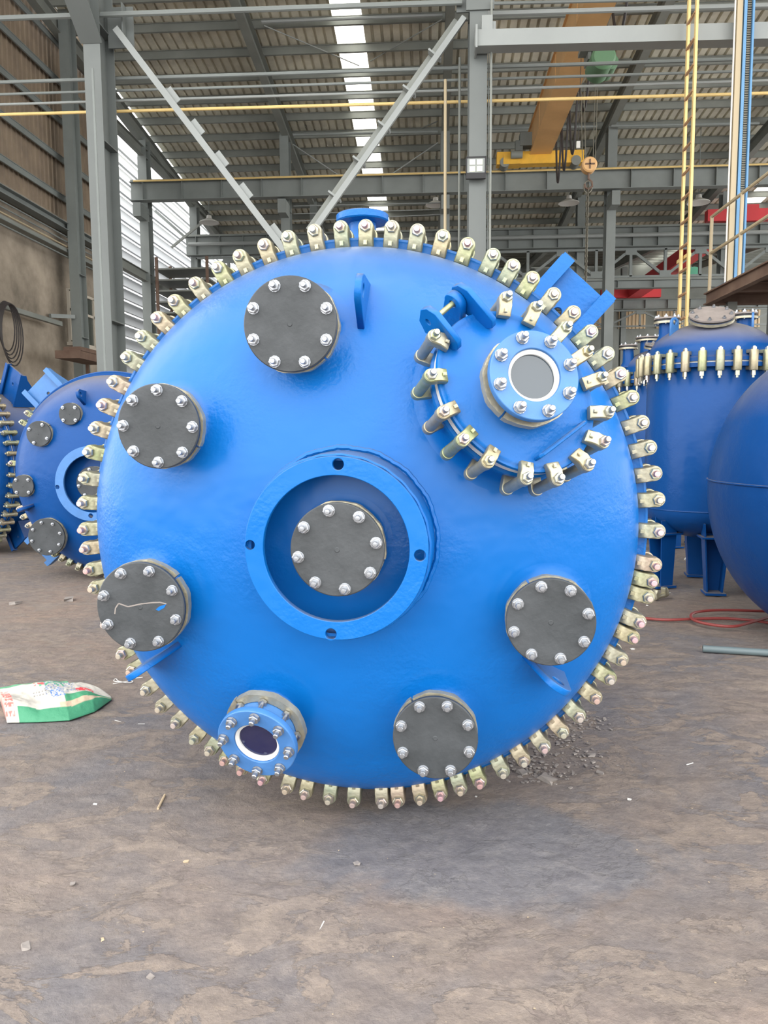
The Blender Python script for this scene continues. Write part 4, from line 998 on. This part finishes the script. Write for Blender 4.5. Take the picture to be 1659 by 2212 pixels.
# ---- upright vessels on the right
def upright(label, X, Y, R, zf, ztop, zt, zb, rot, ncl=28, eyes=True):
    t = thing('glass_lined_vessel', label, 'vessel', T(X, Y, 0) @ RZ(rot))
    b = MB(); rb = R - .045
    b.lathe([(R - .02, zf + .03), (rb, zf + .06)] + [(rb * cos(a), zf + .08 + (ztop - zf - .08) * sin(a)) for a in [pi / 2 * k / 20 for k in range(20)]] + [(0, ztop)], 72)
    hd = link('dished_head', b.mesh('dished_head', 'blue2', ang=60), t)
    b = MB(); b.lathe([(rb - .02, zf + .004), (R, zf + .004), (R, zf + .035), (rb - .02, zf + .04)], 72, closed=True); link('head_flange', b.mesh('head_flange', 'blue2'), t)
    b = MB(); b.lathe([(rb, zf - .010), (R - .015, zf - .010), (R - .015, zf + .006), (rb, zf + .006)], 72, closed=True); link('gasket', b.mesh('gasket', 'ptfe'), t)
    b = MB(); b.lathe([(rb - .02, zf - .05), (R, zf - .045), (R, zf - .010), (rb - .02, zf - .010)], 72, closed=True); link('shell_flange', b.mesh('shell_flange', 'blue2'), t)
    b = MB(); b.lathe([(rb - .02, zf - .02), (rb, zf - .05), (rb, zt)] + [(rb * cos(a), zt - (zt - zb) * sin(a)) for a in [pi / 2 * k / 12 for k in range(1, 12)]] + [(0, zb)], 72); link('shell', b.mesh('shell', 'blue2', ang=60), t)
    b = MB(); b.tube([(rb * cos(2 * pi * k / 60), rb * sin(2 * pi * k / 60), zt) for k in range(60)], .006, 5, closed=True); link('weld_bead', b.mesh('weld_bead', 'blue2'), t)
    ucl = MB(); ucl.lathe([(.032, -.085), (.035, -.075), (.035, .075), (.032, .085), (.012, .085)], 14); ucl.box((-.035, 0, .075), (.065, .05, .028)); ucl.box((-.035, 0, -.062), (.065, .05, .028))
    ucl = ucl.mesh('clamp', 'zinc')
    ub = hexlathe([(.001, -.146, 0), (.011, -.145, 0), (.011, -.125, 0), (.019, -.125, 1), (.019, -.085, 1), (.011, -.085, 0), (.011, .085, 0), (.020, .085, 1), (.020, .106, 1), (.011, .1062, 0), (.011, .114, 0), (.001, .115, 0)]); ub = ub.mesh('clamp_bolt', 'nut')
    for k in range(ncl):
        a = 2 * pi * k / ncl
        c = link('clamp', ucl, t, RZ(a) @ T(R + .024, 0, zf)); link('clamp_bolt', ub, c)
    def nozzle(px_, py_, r, h, nb=8, tilt=(0, 0)):
        zz = zf + .08 + (ztop - zf - .08) * sqrt(max(0, 1 - (px_ ** 2 + py_ ** 2) / rb ** 2))
        M = T(px_, py_, zz) @ RX(tilt[0]) @ RY(tilt[1])
        b = MB(); b.lathe([(r * .95, -.08), (r * .62, -.01), (r * .6, h - .05), (r * .95, h - .045), (r * .95, h - .03), (0, h - .03)], 32); nz_ = link('nozzle', b.mesh('nozzle', 'blue2'), t, M)
        b = MB(); b.lathe([(r * .7, h - .052), (r * 1.02, h - .052), (r * 1.02, h - .032), (r * .7, h - .032)], 32, closed=True); link('split_ring', b.mesh('split_ring', 'gold'), nz_)
        b = MB(); b.lathe([(0, h - .028), (r * .92, h - .028), (r * .92, h - .014), (0, h - .014)], 32); link('gasket', b.mesh('gasket', 'black'), nz_)
        b = MB(); b.lathe([(0, h - .012), (r, h - .012), (r, h + .002), (0, h + .002)], 32); link('blind_cover', b.mesh('blind_cover', 'coverdust'), nz_)
        for k in range(nb): link('bolt', BOLTS, nz_, RZ(2 * pi * (k + .5) / nb) @ T(r * .84, 0, h + .002))
    return t, nozzle
def eye_up(t, px_, py_, ang, z, m='blue3'):
    me = plate_mesh('lifting_eye', [[(-.055, -.10), (.055, -.10)] + [(.045 * cos(a), .08 + .045 * sin(a)) for a in [radians(20 * k) for k in range(10)]], circ(.022, 18, (0, .08))], .02, m, .002)
    link('lifting_eye', me, t, T(px_, py_, z) @ RZ(ang) @ RX(pi / 2))
tA, nzl = upright('upright blue vessel on legs left of the blank one at the right edge', 2.55, 7.1, .585, 2.0, 2.39, .72, .44, 0)
nzl(-.10, -.25, .185, .085, 8, (radians(28), radians(-6))); nzl(-.36, .12, .115, .15, 8); nzl(.34, .14, .110, .18, 8)
eye_up(tA, -.37, -.12, .5, 2.30); eye_up(tA, .30, -.14, 1.2, 2.33)
for k, (a, w_) in enumerate(((198, .1), (262, .1), (330, .1), (80, .1))):
    a = radians(a); x, y = .44 * cos(a), .44 * sin(a)
    b = MB(); M = T(x, y, 0) @ RZ(a)
    b.add([(-.06, -.055, .02), (-.06, .055, .02), (-.06, .10, .62), (-.06, -.10, .62), (-.072, -.055, .02), (-.072, .055, .02), (-.072, .10, .62), (-.072, -.10, .62)], [(0, 1, 2, 3), (7, 6, 5, 4), (0, 4, 5, 1), (2, 6, 7, 3), (1, 5, 6, 2), (0, 3, 7, 4)], M)
    for s_ in (-1, 1):
        b.add([(-.07, s_ * .055, .02), (.05, s_ * .055, .02), (.09, s_ * .10, .62), (-.07, s_ * .10, .62), (-.07, s_ * .067, .02), (.05, s_ * .067, .02), (.09, s_ * .112, .62), (-.07, s_ * .112, .62)], [(0, 1, 2, 3), (7, 6, 5, 4), (0, 4, 5, 1), (2, 6, 7, 3), (1, 5, 6, 2), (0, 3, 7, 4)], M)
    b.box((0, 0, .01), (.20, .17, .02), M); b.box((0, 0, .50), (.24, .26, .016), M); b.box((-.02, 0, .60), (.2, .012, .22), M)
    link('leg', b.mesh('leg', 'blue2', smooth=False), tA)
tB, nzl = upright('farther upright blue vessel, mostly hidden behind the nearer upright one', 2.98, 9.9, .60, 2.07, 2.47, .72, .44, .1, 28)
nzl(-.48, -.05, .11, .20, 4); nzl(-.20, -.22, .14, .08, 6, (radians(15), 0)); nzl(-.14, .2, .15, .20, 8)
eye_up(tB, 0.0, -.2, 0.8, 2.4)
for a in (200, 270, 340, 90):
    a = radians(a); b = MB(); b.box((.44 * cos(a), .44 * sin(a), .31), (.14, .14, .60)); b.box((.44 * cos(a), .44 * sin(a), .01), (.2, .2, .02)); link('leg', b.mesh('leg', 'blue2', smooth=False), tB)

# ---- blank dished vessel at the right edge
aC = radians(14); CC = Vector((2.68, 5.15, 1.0)); FC = vframe(CC, (-cos(aC), -sin(aC), 0))
tC = thing('storage_vessel', 'plain dull blue dished vessel end with a weld seam, at the right edge', 'vessel', T(CC.x, CC.y, 0) @ FC.to_3x3().to_4x4())
OC = tC.matrix_world.inverted() @ FC
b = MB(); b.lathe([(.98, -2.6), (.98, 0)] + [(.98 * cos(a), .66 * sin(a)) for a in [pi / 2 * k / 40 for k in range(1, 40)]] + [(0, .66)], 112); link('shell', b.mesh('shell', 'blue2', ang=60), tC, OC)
b = MB(); b.tube([(.982 * cos(a), .06, .662 * sin(a)) for a in [pi * k / 60 for k in range(61)]], .007, 6); link('weld_seam', b.mesh('weld_seam', 'blue2'), tC, OC)
b = MB(); b.box((-.0, -.93, -1.2), (.8, .07, .14)); b.box((0, -.93, -2.2), (.8, .07, .14)); link('chock', b.mesh('chock', 'wood', smooth=False), tC, OC)

# =================================================================== THINGS ON THE FLOOR
# printed sack
def lerp_poly(P, s):
    k = s * (len(P) - 1); i = min(int(k), len(P) - 2); f = k - i; return (P[i][0] * (1 - f) + P[i + 1][0] * f, P[i][1] * (1 - f) + P[i + 1][1] * f)
Fp = [(15, 1562), (80, 1561), (150, 1557), (205, 1538), (241, 1512)]; Bp = [(-5, 1499), (60, 1493), (120, 1484), (170, 1482), (240, 1506)]
NS, NTT = 150, 70; vs = []; fs = []; cols = []
def sackcol(s, t):
    n1 = noise.noise(Vector((s * 40, t * 22, 1))); n2 = noise.noise(Vector((s * 70, t * 40, 5)))
    c = (.56, .53, .47)
    if t > .80 and s < .72: c = (.12, .35, .20)
    if t < .17 - .05 * s and s > .10: c = (.05, .26, .14)
    if .17 - .05 * s < t < .25 - .05 * s and s > .45: c = (.55, .42, .30)
    if .25 - .05 * s < t < .36 and s > .50: c = (.06, .29, .15)
    if .40 < t < .58 and .64 < s < .82 and n1 > -.18: c = (.75, .06, .07)
    if .44 < t < .82 and .36 < s < .66 and n2 > .12: c = (.12, .22, .48) if n1 > 0 else (.2, .25, .3)
    if .33 < t < .6 and .40 < s < .52 and n2 > .05: c = (.08, .20, .50)
    r_ = hypot((s - .44) / .11, (t - .70) / .13)
    if (.8 < r_ < 1.0 or .4 < r_ < .55) and t > .68: c = (.08, .38, .22)
    if s < .075 and .05 < t < .72 and (t * 9) % 1 > .3 and n2 > -.15: c = (.72, .16, .14)
    if .70 < t < .80 and .28 < s < .38 and n1 > -.1: c = (.70, .12, .12)
    if .25 < s < .38 and .42 < t < .56 and (s * 40) % 1 > .5 and (t * 12) % 1 > .5: c = (.25, .24, .24)
    return c
for top in (1, 0):
    for i in range(NS + 1):
        for j in range(NTT + 1):
            s, t = i / NS, j / NTT; a = lerp_poly(Fp, s); b_ = lerp_poly(Bp, s)
            q = onfloor(a[0] * (1 - t) + b_[0] * t, a[1] * (1 - t) + b_[1] * t, .0)
            e = min(t, 1 - t, (1 - s) * .7, s * 1.2 + .25); e = max(0, min(1, e / .30)); e = e * (2 - e)
            fold = .012 * noise.fractal(Vector((s * 5, t * 3, .3)), 1, 2, 3) + .010 * sin(s * 9 + t * 6)
            z = .004 + (.062 * e + fold * e + (.028 * max(0, t - .72) * (s < .62) * 3)) if top else .001
            vs.append((q.x, q.y, max(z, .001))); cols.append(sackcol(s, t))
K = (NS + 1) * (NTT + 1); W_ = NTT + 1
for l0 in (0, K):
    for i in range(NS):
        for j in range(NTT):
            f = (l0 + i * W_ + j, l0 + (i + 1) * W_ + j, l0 + (i + 1) * W_ + j + 1, l0 + i * W_ + j + 1); fs.append(f if l0 == 0 else f[::-1])
for i in range(NS):
    fs.append((i * W_, K + i * W_, K + (i + 1) * W_, (i + 1) * W_)); j = i * W_ + NTT; fs.append((j, j + W_, K + j + W_, K + j))
for j in range(NTT):
    fs.append((j, j + 1, K + j + 1, K + j)); q = NS * W_ + j; fs.append((q, K + q, K + q + 1, q + 1))
sc = Vector(vs[(NS // 2) * W_ + NTT // 2]); sc.z = 0
me = bpy.data.meshes.new('woven_sack'); me.from_pydata([tuple(Vector(v) - sc) for v in vs], [], fs); me.materials.append(MT['sack'])
ca = me.color_attributes.new('print', 'FLOAT_COLOR', 'POINT')
for i, c in enumerate(cols): ca.data[i].color = (*c, 1)
me.polygons.foreach_set('use_smooth', [True] * len(me.polygons))
thing('woven_sack', 'crumpled white sack with green edges and red and blue print on the floor', 'sack', T(sc), None, me)

# hose, pipe
hp_ = [(1385, 1335), (1440, 1339), (1500, 1337), (1560, 1336), (1600, 1338), (1640, 1342), (1700, 1352)]
hp2 = [(1700, 1322), (1640, 1320), (1570, 1318), (1520, 1320), (1494, 1327), (1500, 1340), (1540, 1350), (1585, 1353), (1620, 1345), (1680, 1328)]
def smoothpts(P, n=6):
    out = []
    for i in range(len(P) - 1):
        p0, p1, p2, p3 = P[max(i - 1, 0)], P[i], P[i + 1], P[min(i + 2, len(P) - 1)]
        for k in range(n):
            t = k / n; out.append(tuple(.5 * ((2 * p1[q]) + (-p0[q] + p2[q]) * t + (2 * p0[q] - 5 * p1[q] + 4 * p2[q] - p3[q]) * t * t + (-p0[q] + 3 * p1[q] - 3 * p2[q] + p3[q]) * t ** 3) for q in (0, 1)))
    out.append(P[-1]); return out
t = thing('air_hose', 'dark red hose looped on the floor right of the big vessel', 'hose', T(onfloor(1500, 1335)))
o0 = onfloor(1500, 1335)
for P, z in ((hp_, .010), (hp2, .028)):
    b = MB(); b.tube([onfloor(x, y, z) - o0 for x, y in smoothpts(P)], .0105, 8); link('hose_length', b.mesh('hose_length', 'hose'), t)
p0, p1 = onfloor(1518, 1401, .022), onfloor(1720, 1414, .022)
b = MB(); b.lathe([(.016, 0), (.022, 0), (.022, (p1 - p0).length), (.016, (p1 - p0).length)], 20, zframe(p1 - p0), closed=True)
thing('steel_pipe', 'dark grey steel pipe lying on the floor at the right edge', 'pipe', T(p0), None, b.mesh('steel_pipe', 'pipe'))
# loose clamp behind the rim
pc = onfloor(1432, 1285, .03)
lc = thing('loose_clamp', 'brass-coloured clamp lying loose on the floor by the vessel rim', 'clamp', T(pc) @ RZ(.6) @ RY(pi / 2 - .1)); link('body', CL, lc); link('bolt', CNUT, lc)
# crumbled screed by the vessel's foot
b = MB(); rnd = random.Random(3)
def rock(b, p, s):
    vs = []; 
    for k in range(8):
        q = Vector(((k & 1) - .5, ((k >> 1) & 1) - .5, ((k >> 2) & 1) - .5)); q = q + Vector((rnd.uniform(-.25, .25), rnd.uniform(-.25, .25), rnd.uniform(-.2, .2))); vs.append((q.x * s * 1.4, q.y * s, (q.z + .45) * s * .4))
    b.add(vs, [(0, 2, 3, 1), (4, 5, 7, 6), (0, 1, 5, 4), (2, 6, 7, 3), (0, 4, 6, 2), (1, 3, 7, 5)], T(p) @ RZ(rnd.uniform(0, 6.3)))
for k in range(460):
    c = rnd.choice([(1150, 1640, 60, 22), (1190, 1675, 50, 16), (1215, 1590, 35, 20), (1120, 1665, 60, 14), (1240, 1640, 60, 30), (1270, 1560, 40, 20)])
    x, y = rnd.gauss(c[0], c[2] * .6), rnd.gauss(c[1], c[3] * .6); q = onfloor(x, y, -.006); rock(b, q, rnd.choice([.003, .004, .006, .008, .011]))
o_ = struct('trim_1', b.mesh('floor_crumbs', 'stone', smooth=False)); bpy.data.objects.remove(o_)
q0 = onfloor(1170, 1640); b.v = [tuple(Vector(v) - q0) for v in b.v]
o_ = thing('floor_crumbs', 'dark crumbled screed scattered below the clamps at lower right of the big vessel', 'rubble', T(q0), None, b.mesh('floor_crumbs', 'stone', smooth=False)); o_['kind'] = 'stuff'
# bigger flakes
for (x, y, s, l_) in ((1185, 1686, .045, 'largest flat grey flake lying in front of the crumbs'), (1130, 1672, .03, 'grey flake left of the largest flake'), (1278, 1633, .022, 'reddish grey flake at the right of the crumbs'), (1297, 1672, .022, 'small grey flake furthest right of the crumbs')):
    b = MB(); rock(b, Vector((0, 0, 0)), s); thing('screed_flake', l_, 'flake', T(onfloor(x, y, -.006)), None, b.mesh('screed_flake', 'stone', smooth=False))
for (x, y, s, m_, l_, nm) in ((35, 1304, .05, 'stone', 'flat grey scrap near the left edge in front of the small vessel', 'metal_scrap'), (150, 1297, .06, 'stone', 'flat grey scrap left of the lower-left dark cover', 'metal_scrap'),
        (1366, 1403, .018, 'paper', 'small white scrap just right of the clamps', 'white_scrap'), (1398, 1308, .012, 'paper', 'tiny white scrap under the loose clamp', 'white_scrap'), (1487, 1210, .06, 'paper', 'white lump on the floor behind the vessel leg', 'white_scrap'),
        (55, 2049, .022, 'stone', 'cluster stone at the lower left of the floor', 'pebble'), (158, 1910, .012, 'stone', 'round dark pebble on the left floor', 'pebble'), (771, 1866, .014, 'stone', 'dark pebble in the middle of the floor', 'pebble'), (402, 1862, .010, 'wood', 'tan crumb on the floor below the low sight glass', 'pebble'), (325, 2113, .012, 'stone', 'grey pebble near the bottom of the picture', 'pebble'),
        (205, 1738, .010, 'paper', 'white chip left of the tan stick', 'white_scrap'), (1360, 1728, .010, 'paper', 'white chip on the right floor', 'white_scrap'), (222, 2030, .008, 'wood', 'tan crumb on the lower left floor', 'pebble'), (1028, 1722, .008, 'paper', 'white chip just below the clamps at lower right', 'white_scrap')):
    b = MB(); rock(b, Vector((0, 0, 0)), s); thing(nm, l_, 'scrap' if 'pebble' not in nm else 'pebble', T(onfloor(x, y, -.007)), None, b.mesh(nm, m_, smooth=False))
def wire(nm, label, P, r, m_, z=.0):
    q0 = onfloor(*P[0], z); b = MB(); b.tube([onfloor(x, y, z) - q0 for x, y in P], r, 6); thing(nm, label, 'scrap', T(q0), None, b.mesh(nm, m_))
wire('tan_stick', 'short tan stick on the floor below the low sight glass', [(356, 1717), (348, 1733), (341, 1747)], .0045, 'wood')
wire('bent_wire', 'bent pale wire loop on the floor beside the lower-left clamps', smoothpts([(244, 1477), (262, 1474), (280, 1471), (287, 1472), (280, 1475), (258, 1472), (250, 1466), (246, 1471), (258, 1473)], 4), .0022, 'paper', -.004)
wire('bent_wire', 'straight pale wire above the wire loop', [(275, 1467), (300, 1464), (308, 1463)], .0022, 'paper', -.004)
for (xa, ya, xb, yb, l_) in ((248, 1556, 262, 1560, 'white splinter nearest the sack'), (298, 1564, 313, 1564, 'white splinter left of the lower clamps'), (1483, 1652, 1497, 1648, 'white splinter on the right floor'), (690, 2010, 700, 1990, 'thin splinter in the lower floor')):
    wire('splinter', l_, [(xa, ya), (xb, yb)], .002, 'paper', -.005)
# tiny chips nobody could count
b = MB(); q0 = onfloor(300, 1610)
for k in range(120):
    if k < 60: x, y = rnd.gauss(300, 45), rnd.gauss(1605, 25)
    else: x, y = rnd.uniform(0, 1659), rnd.uniform(1600, 2212)
    q = onfloor(x, y, -.006); 
    if (q - Vector((-.24, 2.7, 0))).length > .2: rock(b, q - q0, rnd.choice([.0015, .002, .003]))
o_ = thing('floor_chips', 'tiny pale chips sprinkled over the floor in front', 'chips', T(q0), None, b.mesh('floor_chips', 'wood', smooth=False)); o_['kind'] = 'stuff'

# ---- groups for the repeats
GR = {'glass_lined_vessel': 'blue glass lined vessels in the hall', 'long_pipe': 'long pipes across the hall', 'wall_pipe': 'thin pipes along the left wall', 'hoist_rope': 'ropes of the hoist',
      'bay_lamp': 'dish lamps under the roof', 'tie_rod': 'thin tie rods between far columns', 'diagonal_brace': 'diagonal braces', 'tie_pipe': 'tie tubes along the top', 'runway_beam': 'crane beams across the hall',
      'lattice_truss': 'lattice trusses', 'bridge_crane': 'bridge cranes', 'edge_beam': 'edge beams of the open side', 'hanging_wire': 'wires across the bay', 'screed_flake': 'screed flakes on the floor',
      'metal_scrap': 'flat scraps on the floor', 'white_scrap': 'white scraps on the floor', 'pebble': 'pebbles on the floor', 'bent_wire': 'bent wires on the floor', 'splinter': 'splinters on the floor'}
for o in bpy.data.objects:
    k = o.name.split('.')[0]
    if o.parent is None and k in GR and 'group' not in o: o['group'] = GR[k]
